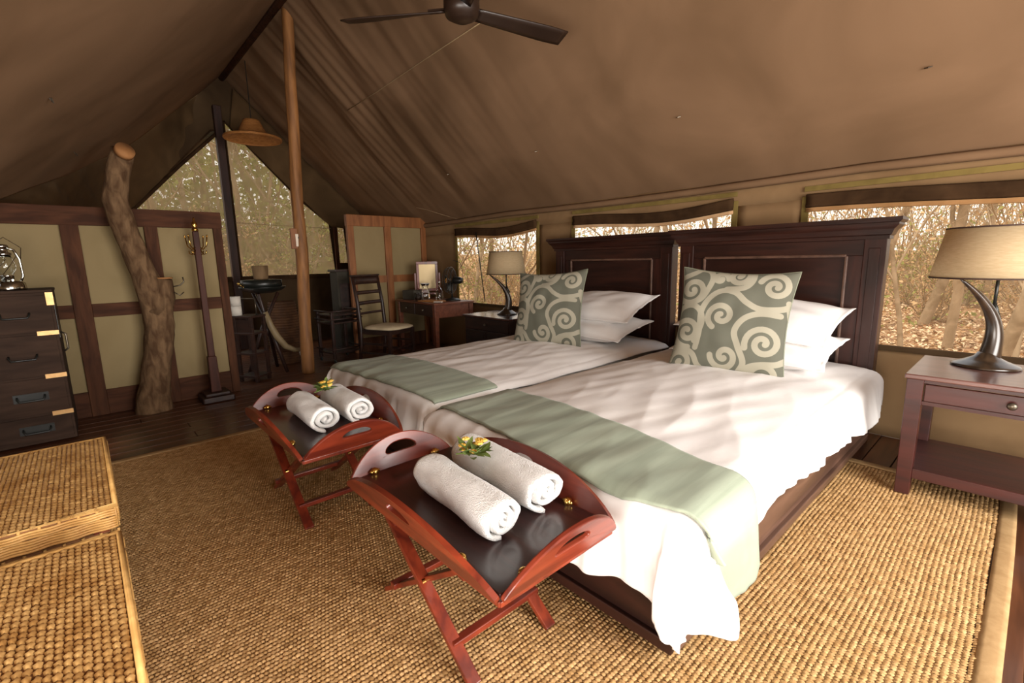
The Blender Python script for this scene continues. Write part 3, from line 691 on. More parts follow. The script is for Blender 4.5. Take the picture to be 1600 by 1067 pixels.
def towel(x, y, rz, label, seed, L_=.44, R_=.078, hand=1):
    b = B(); turns = 2.6; n = 130; th_ = .0215; nl = 40
    base = math.radians(-100)*hand
    def pt(f, s, off, inset):
        a = base+hand*2*PI*turns*(f-1); r = .012+(R_-.012)*f+off
        yy = r*math.cos(a); zz = r*math.sin(a)
        ph = noise.noise(Vector((s*3, math.cos(a)*1.5+f*.6, seed+math.sin(a)*1.5)))
        k = 1+.09*ph; zz = max(zz*k*.88, -R_*.80)
        return Vector(((s-.5)*L_*(1-inset)+.008*math.sin(a*1.3+seed)*(2*s-1), yy*k*1.06, zz))
    rows = []
    for j in range(nl+1):
        s = j/nl; e = min(s, 1-s)*nl; inset = 0
        thin = 1.0 if e >= 2 else (.55 if e < 1 else .85)
        o_ = [b.bm.verts.new(pt(i/n, s, -(1-thin)*th_*.45, inset)) for i in range(n+1)]
        i_ = [b.bm.verts.new(pt(i/n, s, -th_+(1-thin)*th_*.45, inset)) for i in range(n+1)]
        rows.append(o_+i_[::-1])
    m_ = len(rows[0])
    for j in range(nl):
        for k in range(m_): b.bm.faces.new((rows[j][k], rows[j][(k+1) % m_], rows[j+1][(k+1) % m_], rows[j+1][k]))
    for row, fl_ in ((rows[0], 0), (rows[-1], 1)):
        for i in range(n):
            q = (row[i], row[i+1], row[m_-2-i], row[m_-1-i]); b.bm.faces.new(q if fl_ else q[::-1])
    for v in b.bm.verts:
        v.co += Vector((noise.noise(v.co*60), noise.noise(v.co*60+Vector((5, 5, 5))), noise.noise(v.co*60+Vector((9, 1, 2)))))*.0014
    o = b.done('rolled_towel', towelc, smooth=True); o.location = (x, y, .4505+R_*.80); o.rotation_euler = (0, 0, rz)
    return tag(o, label, 'towel')
towel(-1.165, .835, math.radians(-4), 'rolled white towel on the nearest tray table, front one of the pair', 1)
towel(-1.20, 1.035, math.radians(-4), 'rolled white towel on the nearest tray table, the one toward the bed', 2, .47, .084)
towel(-2.42, .80, math.radians(-2), 'rolled white towel on the far tray table, front one of the pair', 3, .42, .078)
towel(-2.43, .985, math.radians(-3), 'rolled white towel on the far tray table, the one toward the bed', 4, .42, .080)
def sprig(x, y, z, rz, label, s=1):
    t = thing('flower_sprig', label, 'flowers', (x, y, z), rz); rnd = random.Random(int(x*100))
    B().tube([(-.05*s, -.02, .008), (-.01, 0, .015), (.045*s, .01, .02)], .0025, 5).tube([(-.01, 0, .015), (.0, .03*s, .04)], .002, 5).tube([(0, 0, .016), (.01, -.02, .045*s)], .002, 5).done('stem', leafg, t)
    for k in range(26):
        a = rnd.uniform(0, 2*PI); l = rnd.uniform(.035, .062)*s; el = rnd.uniform(-.1, 1.0); c = Vector((rnd.uniform(-.03, .03)*s, rnd.uniform(-.02, .02)*s, rnd.uniform(.010, .03)))
        d = Vector((math.cos(a)*math.cos(el), math.sin(a)*math.cos(el), math.sin(el))); sd_ = d.cross(Vector((0, 0, 1))).normalized(); b = B()
        u = sd_.cross(d); w_ = .010*s
        P_ = [c, c+d*l*.35+sd_*w_+u*.002, c+d*l*.35-sd_*w_+u*.002, c+d*l*.7+sd_*w_*.8-u*.003, c+d*l*.7-sd_*w_*.8-u*.003, c+d*l-u*.008, c+d*l*.35-u*.003, c+d*l*.7-u*.007]
        V = [b.bm.verts.new(p) for p in P_]
        for f in ((0, 1, 6), (0, 6, 2), (1, 3, 7, 6), (6, 7, 4, 2), (3, 5, 7), (7, 5, 4)): b.bm.faces.new([V[i] for i in f])
        b.done('leaf', leafg, t, smooth=True)
    for k in range(9):
        c = Vector((rnd.uniform(-.035, .035)*s, rnd.uniform(-.02, .03)*s, rnd.uniform(.025, .062))); b = B()
        for j in range(5):
            a = 2*PI*j/5+k; b.ball(c+Vector((math.cos(a)*.007, math.sin(a)*.007, 0)), .0075, .0075, .005, 7, 5)
        b.ball(c+Vector((0, 0, .003)), .004, n=6, m=4); b.done('flower', flowery, t, smooth=True)
    return t
sprig(-1.24, .93, .578, .3, 'green sprig with yellow flowers on the towels of the nearest tray table', 1.15)
sprig(-2.48, .895, .575, 1.2, 'green sprig with yellow flowers on the towels of the far tray table', 1.1)

# ================================================================ WICKER OTTOMANS
def ottoman(x0, x1, y0, y1, label, seed, dk):
    t = thing('wicker_ottoman', label, 'ottoman', (x0, y0, 0)); W_, D_ = x1-x0, y1-y0; zt = .47
    B().box(.012, W_-.012, .012, D_-.012, zt-.082, zt-.008).done('lid', wicker_d, t, bev=.012)
    B().box(.03, W_-.03, .03, D_-.03, .17, zt-.10).done('body', wicker_d, t, bev=.01)
    for x in (.035, W_-.075):
        for y in (.035, D_-.075): B().box(x, x+.04, y, y+.04, .0135, zt-.085).done('leg', mahog_z, t, bev=.003)
    # woven top: strands over and under
    px_, py_ = .0225, .0150
    gx, gy = np.meshgrid(np.arange(.022, W_-.020, px_), np.arange(.018, D_-.014, py_), indexing='ij')
    par = (np.arange(gx.shape[0])[:, None]+np.arange(gx.shape[1])[None, :]) % 2
    gx = (gx+np.where(np.arange(gx.shape[1])[None, :] % 2 == 0, 0, px_/2)).ravel(); gy = gy.ravel()
    rs = np.random.RandomState(seed); gx = gx+.0012*rs.randn(len(gx)); 
    o = domes(gx, gy, 0*gx+zt-.0095, px_*1.15, py_*1.08, .0095, 'woven_top', wicker, t, .2, .10); tag(o, kind='stuff')
    # rounded rim cords and side weave: blocks of reed, alternately in front of and behind the stakes
    def sidew(org, al, nr, ln, z0, z1, name):
        b = B(); pitch = .0085; nb = max(2, int(ln/.045)); rows = int((z1-z0)/pitch)
        for r in range(rows):
            z = z0+(r+.5)*pitch
            P_ = []
            m_ = nb*4
            for i in range(m_+1):
                s = i/m_*ln; ph = 1 if (r//5) % 2 else -1
                off = .0035*math.sin(PI*s/(ln/nb))*ph
                P_.append(Vector(org)+Vector(al)*s+Vector(nr)*(.004+off)+Vector((0, 0, z)))
            b.tube(P_, .0043, 5)
        for i in range(nb+1):
            s = i/nb*ln; b.tube([Vector(org)+Vector(al)*s+Vector((0, 0, z0)), Vector(org)+Vector(al)*s+Vector((0, 0, z1))], .0045, 5)
        return tag(b.done(name, wicker_l, t, smooth=True), kind='stuff')
    for org, al, nr, ln in (((.012, .012, 0), (1, 0, 0), (0, -1, 0), W_-.024), ((W_-.012, .012, 0), (0, 1, 0), (1, 0, 0), D_-.024), ((.012, D_-.012, 0), (1, 0, 0), (0, 1, 0), W_-.024), ((.012, .012, 0), (0, 1, 0), (-1, 0, 0), D_-.024)):
        sidew(org, al, nr, ln, zt-.085, zt-.010, 'woven_rim'); 
        o2 = (org[0]-nr[0]*.02, org[1]-nr[1]*.02, 0); sidew(o2, al, nr, ln, .17, zt-.10, 'woven_side')
    r = .011; B().tube([(r, r, zt-.008), (W_-r, r, zt-.008), (W_-r, D_-r, zt-.008), (r, D_-r, zt-.008), (r, r, zt-.008)], .009, 8).done('rim_cord', wicker_l, t, smooth=True)
    return t
ottoman(-2.87, -1.99, -.66, .0, 'woven wicker ottoman further from the camera, beside the dark chest', 1, 0)
ottoman(-1.78, -.92, -.66, .0, 'woven wicker ottoman nearest the camera, cut off by the frame', 2, 0)
# ================================================================ SIDE TABLE + LAMPS
t = thing('side_table', 'open red mahogany side table with one drawer and a low shelf, right of the beds', 'side table', (-.365, 3.02, 0)); W_, D_, Z = .74, .60, .65
B().box(-.012, W_+.012, -.012, D_+.012, Z-.024, Z).done('tabletop', tabletop, t, bev=.005)
for x in (0, W_-.06):
    for y in (0, D_-.06):
        zb = .0135 if y < .1 and x < .1 else .0005
        B().beam((x+.03, y+.03, zb), (x+.03, y+.03, Z-.024), .060, .060, (0, 1, 0), .066, .066).done('leg', tablewood, t, bev=.003)
B().box(.06, W_-.06, .018, .032, Z-.044, Z-.024).box(.06, W_-.06, .018, .032, Z-.155, Z-.137).done('apron', tablewood, t)
B().box(.01, .026, .06, D_-.06, Z-.155, Z-.024).box(W_-.026, W_-.01, .06, D_-.06, Z-.155, Z-.024).box(.06, W_-.06, D_-.026, D_-.01, Z-.155, Z-.024).done('side_panel', tablewood, t)
dr = B().box(.068, W_-.068, .010, .028, Z-.134, Z-.047).done('drawer', tablewood, t, bev=.003)
B().lathe([(0, 0), (.007, 0), (.006, .012), (.015, .018), (.018, .024), (.012, .031), (0, .033)], 18, M=Matrix.Translation((W_/2, .010, Z-.090)) @ Matrix.Rotation(PI/2, 4, 'X')).done('knob', steel, dr, smooth=True)
B().box(.0, W_, .012, D_-.012, .125, .155).done('shelf', tablewood, t, bev=.004)
B().box(.06, W_-.06, .006, .024, .105, .158).done('shelf_rail', tablewood, t, bev=.003)
rv = Vector((float(right[0]), float(right[1]), 0)).normalized()
def table_lamp(x, y, z, label, s=1.0, rs=1.0, mirrored=0):
    t = thing('table_lamp', label, 'lamp', (x, y, z))
    B().lathe([(0, 0), (.135*rs, 0), (.138*rs, .008), (.125*rs, .016), (.085, .032), (.05, .052), (.036, .075), (0, .08)], 40).done('base', horn, t, smooth=True)
    H_ = .46*s; pts = []; rr_ = []
    for i in range(24):
        f = i/23; off = .012+.03*math.sin(f*PI)*.9-.205*f**2.4*s; pts.append(rv*off+Vector((0, 0, .05+(H_-.05)*f))); rr_.append(.042*(1-f)**.75+.004)
    B().tube(pts, rr_, 18).done('horn', horn, t, smooth=True)
    B().tube([(0, 0, .28*s), (0, 0, H_+.06)], .0075, 10).tube([rv*.035+Vector((0, 0, .25*s)), (0, 0, .33*s)], .009, 10).done('stem', blackm, t, smooth=True)
    R0, R1, z0, z1 = .268*rs, .222*rs, H_+.005, H_+.255*s**.3
    b = B().lathe([(R0, z0), (R0*.6+R1*.4, z0+(z1-z0)*.4), (R1, z1)], 64)
    b.done('lamp_shade', shade, t, smooth=True, solid=.002)
    for R_, zz in ((R0, z0), (R1, z1)): B().lathe([(R_-.002, zz-.004), (R_+.0025, zz-.004), (R_+.0025, zz+.004), (R_-.002, zz+.004), (R_-.002, zz-.004)], 64).done('shade_trim', brownedge, t)
    b = B()
    for k in range(3): b.tube([(0, 0, z0+.04), (math.cos(k*2.1)*R0*.97, math.sin(k*2.1)*R0*.97, z0+.02)], .002, 5)
    b.ball((0, 0, z0+.09), .028, rz=.04).done('bulb_holder', white_pl, t, smooth=True)
    return t
table_lamp(-.115, 3.46, .6505, 'horn table lamp with cream drum shade on the open side table, right of the beds')
table_lamp(-4.07, 3.62, .6305, 'horn table lamp with cream drum shade on the closed nightstand by the desk fan', 1.0, .84)
# closed nightstand
t = thing('nightstand', 'closed black wooden nightstand left of the far bed', 'nightstand', (-4.50, 3.32, 0)); W_, D_, Z = .80, .54, .63
B().box(-.015, W_+.015, -.015, D_+.01, Z-.022, Z).done('top', tabletop if 0 else mat('nightstand_top', (58, 34, 30), (84, 54, 48), .22, 2, (1, 8, 8), coat=.5), t, bev=.004)
B().box(0, W_, .015, D_, .06, Z-.022).done('body', darkwood, t, bev=.003)
d = B().box(.02, W_-.02, .0, .018, Z-.16, Z-.035).done('drawer', darkwood, t, bev=.003); B().lathe([(0, 0), (.008, 0), (.014, .014), (.012, .024), (0, .026)], 14, M=Matrix.Translation((W_/2, 0, Z-.095)) @ Matrix.Rotation(PI/2, 4, 'X')).done('knob', steel, d, smooth=True)
for a, c in ((.02, W_/2-.003), (W_/2+.003, W_-.02)):
    d = B().box(a, c, .0, .018, .08, Z-.17).done('door', darkwood, t, bev=.003); B().box(a+.04, c-.04, -.004, .002, .12, Z-.21).done('door_panel', darkwood, d, bev=.003)
for x in (.0, W_-.05):
    for y in (.015, D_-.05): B().box(x, x+.05, y, y+.05, .0005, .06).done('foot', darkwood, t)

# ================================================================ DESK + THINGS ON IT
DX, DY, DZ, DR_ = -6.02, 3.28, .735, math.radians(-3)
t = thing('desk', 'brown wooden writing desk with drawers below the far window', 'desk', (DX, DY, 0), DR_); W_, D_ = 1.04, .58
B().box(-.02, W_+.02, -.02, D_+.01, DZ-.024, DZ).done('desktop', deskwood, t, bev=.004)
for x in (.0, W_-.06):
    for y in (.0, D_-.06): B().beam((x+.03, y+.03, .0005), (x+.03, y+.03, DZ-.024), .042, .042, (0, 1, 0), .062, .062).done('leg', deskwood, t, bev=.003)
B().box(W_-.045, W_-.01, .06, D_-.06, DZ-.19, DZ-.024).box(.01, .045, .06, D_-.06, DZ-.19, DZ-.024).box(.06, W_-.06, D_-.04, D_-.015, DZ-.19, DZ-.024).done('apron', deskwood, t, bev=.003)
for a, c in ((.065, .49), (.51, W_-.065)):
    d = B().box(a, c, .008, .026, DZ-.175, DZ-.03).done('drawer', darkwood, t, bev=.003); B().lathe([(0, 0), (.008, 0), (.016, .014), (.012, .026), (0, .028)], 14, M=Matrix.Translation(((a+c)/2, .008, DZ-.10)) @ Matrix.Rotation(PI/2, 4, 'X')).done('knob', steel, d, smooth=True)
def on_desk(u, v): 
    c, s_ = math.cos(DR_), math.sin(DR_); return (DX+u*c-v*s_, DY+u*s_+v*c, DZ+.0005)
# dressing mirror
t = thing('dressing_mirror', 'small square mirror on a mahogany stand at the back of the desk', 'mirror', on_desk(.18, .40), math.radians(62))
fr = B().box(-.15, .15, -.012, .012, .10, .14).box(-.15, .15, -.012, .012, .48, .52).box(-.15, -.115, -.012, .012, .14, .48).box(.115, .15, -.012, .012, .14, .48).done('mirror_frame', mahog_z, t, bev=.003)
B().box(-.115, .115, -.003, .006, .14, .48).done('mirror_glass', mirrorm, fr)
for s_ in (-1, 1): B().box(s_*.17-.012, s_*.17+.012, -.012, .012, .02, .36).done('upright', mahog_z, t, bev=.002); B().box(s_*.17-.02, s_*.17+.02, -.07, .07, 0, .02).done('foot', mahog_z, t, bev=.003)
B().box(-.17, .17, -.014, .014, .055, .08).done('stretcher', mahog_z, t)
# desk fan
t = thing('desk_fan', 'small black desk fan in a wire cage at the right end of the desk', 'fan', on_desk(.82, .40), math.radians(215))
B().lathe([(0, 0), (.10, 0), (.105, .012), (.07, .028), (.02, .04), (0, .04)], 28, sx=1.1).done('base', blackm, t, smooth=True)
B().tube([(0, 0, .03), (0, -.01, .12), (0, 0, .24)], .013, 10).done('neck', blackm, t, smooth=True)
Mf = Matrix.Translation((0, 0, .265)) @ Matrix.Rotation(PI/2, 4, 'Y')
B().lathe([(0, -.16), (.03, -.155), (.045, -.12), (.048, -.04), (.04, -.02), (0, -.02)], 20, M=Mf).done('motor', blackm, t, smooth=True)
b = B(); R_ = .175
for zz, r_ in ((.0, R_), (.035, R_*.98), (.07, R_*.86), (-.03, R_*.8)):
    b.tube([Mf @ Vector((math.cos(a)*r_, math.sin(a)*r_, zz)) for a in [2*PI*k/40 for k in range(41)]], .003 if zz != 0 else .005, 5)
for k in range(28):
    a = 2*PI*k/28; b.tube([Mf @ Vector((math.cos(a)*r_, math.sin(a)*r_, zz)) for r_, zz in ((.03, .085), (R_*.7, .08), (R_*.95, .05), (R_, 0), (R_*.8, -.03), (.04, -.04))], .0013, 4)
b.done('wire_cage', blackm, t, smooth=True)
B().lathe([(0, .07), (.03, .07), (.03, .085), (0, .09)], 16, M=Mf).done('badge', brass, t)
for k in range(4):
    a = 2*PI*k/4+.4
    def bl(u, v):
        r_ = .03+.12*u; w2 = .055*math.sin(PI*(.18+.72*u)); an = a+(v-.5)*w2/.075*(.9)
        return Mf @ Vector((math.cos(an)*r_, math.sin(an)*r_, .02+(v-.5)*.04))
    B().grid(bl, 8, 4).done('blade', blackm, t, smooth=True, solid=.002)
B().tube([Mf @ Vector(p) for p in ((.03, .0, -.14), (-.05, .03, -.17), (-.16, .03, -.16), (-.235, .04, -.14), (-.262, .05, -.05))], .004, 6).done('cord', blackm, t, smooth=True)
# glassware
def carafe(u, v, label, s=1):
    t = thing('glass_carafe', label, 'carafe', on_desk(u, v))
    B().lathe([(0, 0), (.05*s, 0), (.062*s, .02*s), (.064*s, .07*s), (.05*s, .12*s), (.032*s, .165*s), (.036*s, .195*s), (.058*s, .225*s), (.062*s, .225*s), (.040*s, .193*s), (.036*s, .165*s), (.054*s, .12*s), (.060*s, .07*s), (.058*s, .022*s), (.046*s, .008), (0, .008)], 32).done('glass', glassm, t, smooth=True); 
    B().lathe([(.052*s, .226*s), (.064*s, .226*s), (.064*s, .232*s), (.052*s, .232*s), (.052*s, .226*s)], 28).done('rim', mat('pale_rim', (214, 206, 196), (222, 216, 206), .3), t)
    return t
carafe(.50, .18, 'waisted clear glass carafe with pale rim on the desk')
t = thing('glass_bottle', 'stoppered clear glass bottle beside the desk fan', 'bottle', on_desk(.60, .34))
B().lathe([(0, 0), (.045, 0), (.05, .015), (.048, .11), (.03, .15), (.014, .17), (.014, .20), (.018, .21), (0, .21)], 28).done('glass', glassm, t, smooth=True)
B().lathe([(0, .21), (.010, .21), (.010, .225), (.017, .235), (.017, .25), (0, .258)], 18).done('stopper', chrome, t, smooth=True)
for k, (u, v, lb) in enumerate(((.44, .08, 'clear drinking glass at the front of the desk, left of its neighbour'), (.52, .055, 'clear drinking glass at the front of the desk, below the carafe'), (.36, .16, 'clear drinking glass left of the carafe'))):
    o = B().lathe([(0, 0), (.028, 0), (.033, .10), (.031, .10), (.026, .008), (0, .008)], 24).done('drinking_glass', glassm, smooth=True); o.location = on_desk(u, v); tag(o, lb, 'glass')
o = B().box(-.12, .12, -.08, .08, 0, .13).done('toiletry_box', greybox, bev=.012); o.location = on_desk(.16, .16); o.rotation_euler = (0, 0, .2); tag(o, 'small dark grey box at the left end of the desk', 'box')
t = thing('serving_mat', 'flat tan woven mat on the desk behind the glasses', 'mat', on_desk(.70, .16), .1)
B().box(-.16, .16, -.11, .11, 0, .006).done('mat', straw, t); 
b = B()
for i in range(22): b.tube([(-.155+.31*i/21, -.108, .007), (-.155+.31*i/21, .108, .007)], .004, 5)
tag(b.done('reed', straw, t, smooth=True), kind='stuff')
o = B().box(-.055, .055, -.02, .02, 0, .012).done('white_card', paper, bev=.002); o.location = on_desk(.91, .13); o.rotation_euler = (0, 0, .5); tag(o, 'small white card at the right front corner of the desk', 'card')

# ================================================================ CHAIR
t = thing('dining_chair', 'dark wooden ladder back chair with beige seat pad in front of the desk', 'chair', (-5.50, 2.83, 0), math.radians(22)); s_ = .225
# chair faces +X
for y in (-s_, s_):
    B().tube([(-s_-.05, y, .0005), (-s_-.01, y, .22), (-s_, y, .43), (-s_-.025, y, .75), (-s_-.085, y, 1.09)], [.020, .022, .025, .022, .020], 8).done('leg', mahog_z if 0 else darkwood, t, smooth=True)
    B().beam((s_, y*.98, .0005), (s_, y*.98, .42), .036, .036, (0, 1, 0), .045, .045).done('leg', darkwood, t, bev=.003)
for z, h in ((1.035, .10), (.88, .045), (.75, .045), (.62, .03)):
    xx = interp(z, [(.43, -s_), (.75, -s_-.025), (1.09, -s_-.085)])
    B().grid(lambda u, v: (xx-.02*math.sin(PI*u)-.004-(v-.5)*h*.17, -s_+2*s_*u, z+(v-.5)*h), 12, 2).done('back_slat', darkwood, t, smooth=True, solid=.018)
B().beam((-s_-.085, -s_-.03, 1.095), (-s_-.085, s_+.03, 1.095), .035, .022).done('crest', darkwood, t, bev=.005)
B().box(-s_, s_, -s_-.01, -s_+.015, .37, .43).box(-s_, s_, s_-.015, s_+.01, .37, .43).box(s_-.015, s_+.012, -s_, s_, .37, .43).box(-s_-.01, -s_+.015, -s_, s_, .37, .43).done('seat_frame', darkwood, t)
b = B(); N_ = 40
def seatp(u, v):
    a = 2*PI*u; c, s2 = math.cos(a), math.sin(a); R_ = .285/((abs(c)**4+abs(s2)**4)**.25)*(.9+.08*(c > 0)*c*c)
    prof = [(0, .045), (.5, .045), (.85, .038), (1, .02), (1, .005), (.96, 0), (0, 0)][v]
    return (c*R_*prof[0]+.02, s2*R_*prof[0]*.93, .43+prof[1])
g = [[b.bm.verts.new(seatp(i/N_, j)) for i in range(N_)] for j in range(7)]
for j in range(6):
    for i in range(N_): b.bm.faces.new((g[j][i], g[j][(i+1) % N_], g[j+1][(i+1) % N_], g[j+1][i]))
bmesh.ops.remove_doubles(b.bm, verts=b.bm.verts[:], dist=1e-4)
b.done('seat', seatc, t, smooth=True)
for y in (-s_, s_): B().beam((-s_-.03, y, .13), (s_, y, .13), .018, .025).done('stretcher', darkwood, t); B().beam((-s_-.02, y, .25), (s_, y, .25), .018, .025).done('stretcher', darkwood, t)
B().beam((s_, -s_, .19), (s_, s_, .19), .018, .025).done('stretcher', darkwood, t)

# ================================================================ CHEST + LANTERNS
t = thing('campaign_chest', 'tall dark campaign chest of drawers with brass corners at the left edge', 'chest of drawers', (-5.24, -1.02, 0)); W_, D_, Z = .56, .86, 1.11
B().box(0, W_-.012, 0, D_, .012, Z-.02).done('body', chestm, t, bev=.004)
B().box(-.005, W_+.004, -.005, D_+.005, Z-.02, Z).done('top', chestm, t, bev=.004)
for k, (z0, z1) in enumerate(((.81, 1.075), (.50, .80), (.225, .49), (.03, .215))):
    d = B().box(W_-.012, W_, .015, D_-.015, z0+.004, z1-.004).done('drawer', chestm, t, bev=.002)
    for y in (.30, .66):
        zc = (z0+z1)/2; hd = B().tube([(W_+.004, y-.07, zc+.01), (W_+.022, y-.07, zc), (W_+.026, y-.06, zc-.022), (W_+.026, y+.06, zc-.022), (W_+.022, y+.07, zc), (W_+.004, y+.07, zc+.01)], .006, 8).done('handle', blackm, d, smooth=True)
        if k in (2, 3): B().box(W_, W_+.003, y-.09, y+.09, zc-.03, zc+.03).done('handle_plate', blackm, d)
for z in (.805, .495, .22): B().box(W_-.004, W_+.004, D_-.11, D_+.003, z-.016, z+.016).done('brass_strap', brass_pl, t, bev=.001)
B().box(W_-.004, W_+.006, D_-.035, D_+.006, Z-.11, Z-.018).done('brass_corner', brass_pl, t, bev=.001)
B().box(W_-.30, W_-.05, D_, D_+.004, Z-.35, Z-.06).done('side_plate', blackm, t); B().tube([(W_-.18, D_+.004, Z-.32), (W_-.18, D_+.03, Z-.34), (W_-.18, D_+.03, Z-.45), (W_-.18, D_+.004, Z-.47)], .007, 8).done('side_handle', steel, t, smooth=True)
def lantern(x, y, z, rz, label, s):
    t = thing('hurricane_lantern', label, 'lantern', (x, y, z), rz)
    tk = B().lathe([(0, 0), (.088*s, 0), (.09*s, .01), (.088*s, .05*s), (.07*s, .065*s), (.03*s, .075*s), (0, .075*s)], 32).done('fuel_tank', chrome, t, smooth=True)
    B().lathe([(0, .0), (.016*s, 0), (.016*s, .016), (0, .016)], 12, (.05*s, 0, .062*s)).done('filler_cap', chrome, tk)
    B().lathe([(.0, .075*s), (.035*s, .075*s), (.035*s, .10*s), (.042*s, .105*s), (0, .11*s)], 24).done('burner', chrome, t, smooth=True)
    B().lathe([(.034*s, .11*s), (.052*s, .145*s), (.055*s, .175*s), (.044*s, .22*s), (.036*s, .245*s), (.034*s, .245*s), (.042*s, .22*s), (.053*s, .175*s), (.05*s, .145*s), (.032*s, .11*s)], 28).done('globe', glassm, t, smooth=True)
    B().lathe([(0, .245*s), (.042*s, .245*s), (.044*s, .26*s), (.028*s, .27*s), (.026*s, .30*s), (.038*s, .305*s), (.03*s, .32*s), (0, .325*s)], 24).done('chimney', chrome, t, smooth=True)
    for q in (-1, 1): B().tube([(0, q*.07*s, .06*s), (0, q*.088*s, .10*s), (0, q*.085*s, .22*s), (0, q*.06*s, .285*s), (0, q*.02*s, .30*s)], .0085*s, 8).done('side_tube', chrome, t, smooth=True)
    b = B()
    for q in (-1, 1): b.tube([(q*.05*s, -.045*s, .11*s), (q*.058*s, 0, .175*s), (q*.05*s, .045*s, .24*s)], .0022, 5)
    b.done('guard_wire', chrome, t); B().tube([(0, -.088*s, .2*s), (.03*s, -.09*s, .30*s), (.04*s, 0, .37*s), (.03*s, .09*s, .30*s), (0, .088*s, .2*s)], .0028, 6).done('bail', chrome, t, smooth=True)
    return t
lantern(-4.83, -.37, 1.1105, .5, 'chrome hurricane lantern on the dark chest, the one nearer the lattice partition', .98)
lantern(-4.86, -.58, 1.1105, -.2, 'chrome hurricane lantern on the dark chest, cut by the left edge of the photo', 1.0)

# ================================================================ COAT STAND
t = thing('coat_stand', 'square dark wooden coat stand with brass hooks in front of the partition', 'coat stand', (-5.10, .82, 0))
B().box(-.14, .14, -.13, .13, .0005, .055).done('base', darkwood, t, bev=.012); B().box(-.11, .11, -.10, .10, .055, .085).done('plinth', darkwood, t, bev=.01)
B().beam((0, 0, .085), (0, 0, .42), .085, .085, (0, 1, 0), .07, .07).done('socle', standwood, t, bev=.006)
B().beam((0, 0, .42), (0, 0, 1.56), .055, .055, (0, 1, 0), .046, .046).done('post', standwood, t, bev=.006)
B().lathe([(0, 0), (.026, 0), (.026, .02), (.012, .03), (.024, .05), (.02, .075), (.008, .09), (.010, .11), (0, .125)], 16, (0, 0, 1.56)).done('finial', brass, t, smooth=True)
for a in (0, PI/2, PI, 3*PI/2):
    d = rv if a == 0 else (-rv if a == PI else (Vector((-rv.y, rv.x, 0)) if a == PI/2 else Vector((rv.y, -rv.x, 0))))
    P = [d*.025+Vector((0, 0, 1.42)), d*.05+Vector((0, 0, 1.40)), d*.085+Vector((0, 0, 1.43)), d*.10+Vector((0, 0, 1.52))]; Q = [d*.025+Vector((0, 0, 1.40)), d*.05+Vector((0, 0, 1.355)), d*.075+Vector((0, 0, 1.365)), d*.08+Vector((0, 0, 1.39))]
    B().tube(P, .005, 6).tube(Q, .0045, 6).ball(P[-1], .008).done('hook', brass, t, smooth=True)

# ================================================================ WASHSTAND AND THINGS BESIDE IT
X0, Y0 = -6.02, 1.56
t = thing('washstand', 'folding tripod washstand holding a dark basin with brass fittings', 'washstand', (X0, Y0, 0))
for k in range(3):
    a = k*2*PI/3+.5; c, s_ = math.cos(a), math.sin(a)
    B().tube([(c*.24, s_*.24, .0005), (c*.05, s_*.05, .52), (-c*.16, -s_*.16, .93)], [.02, .024, .018], 8).done('leg', darkwood, t, smooth=True)
B().lathe([(0, .42), (.045, .43), (.05, .5), (.03, .58), (0, .60)], 16).done('hub', darkwood, t, smooth=True)
B().lathe([(0, .93), (.10, .93), (.20, .96), (.245, .995), (.245, 1.005), (.19, .975), (.09, .945), (0, .945)], 36).done('basin', blackm, t, smooth=True)
t2 = t
t = thing('water_bucket', 'tan wooden bucket on a dark rim standing on the washstand', 'bucket', (X0-.02, Y0+.0, .946))
B().lathe([(0, .0), (.13, .0), (.17, .03), (.215, .06), (.215, .135), (.16, .14), (0, .14)], 30).done('dark_stand', blackm, t, smooth=True)
B().lathe([(0, .14), (.072, .14), (.078, .16), (.085, .29), (.08, .30), (.0, .30)], 24).done('bucket', mat('bucket_wood', (96, 74, 48), (124, 98, 66), .8, 6, (3, 3, .5)), t, smooth=True)
for q in (-1, 1): B().ball(rv*q*.13+Vector((.08, -.14, .10)), .018).tube([rv*q*.13+Vector((.08, -.14, .10)), rv*q*.05+Vector((.10, -.17, .06))], .008, 8).done('tap', brass, t, smooth=True)
t = thing('curved_horn', 'long pale curved horn hanging from the washstand, with a white cap', 'horn', (-5.86, 1.62, 0))
P = [(.0, -.10, .72), (.0, -.06, .56), (.0, .0, .42), (.0, .08, .30), (.0, .18, .24), (.0, .24, .235)]
B().tube(P, [.026, .034, .038, .036, .028, .024], 14).done('horn', mat('pale_horn', (122, 104, 74), (148, 128, 94), .5, 5), t, smooth=True)
B().tube([(.0, .235, .245), (.005, .25, .17)], .02, 12).done('cap', paper, t, smooth=True)
t = thing('basket', 'dim woven basket beside the washstand', 'basket', (-6.4, 1.86, 0))
b = B()
for k in range(24): b.lathe([(.15+.035*math.sin(k/23*PI), k*.033), (.162+.035*math.sin(k/23*PI), k*.033+.016), (.15+.035*math.sin(k/23*PI), k*.033+.032)], 26)
tag(b.done('coil', mat('basket_reed', (74, 46, 24), (96, 62, 34), .8, 12), t, smooth=True), kind='stuff')
B().lathe([(0, .0005), (.15, .0005), (.15, .02), (0, .02)], 24).done('basket_base', wicker_d, t)
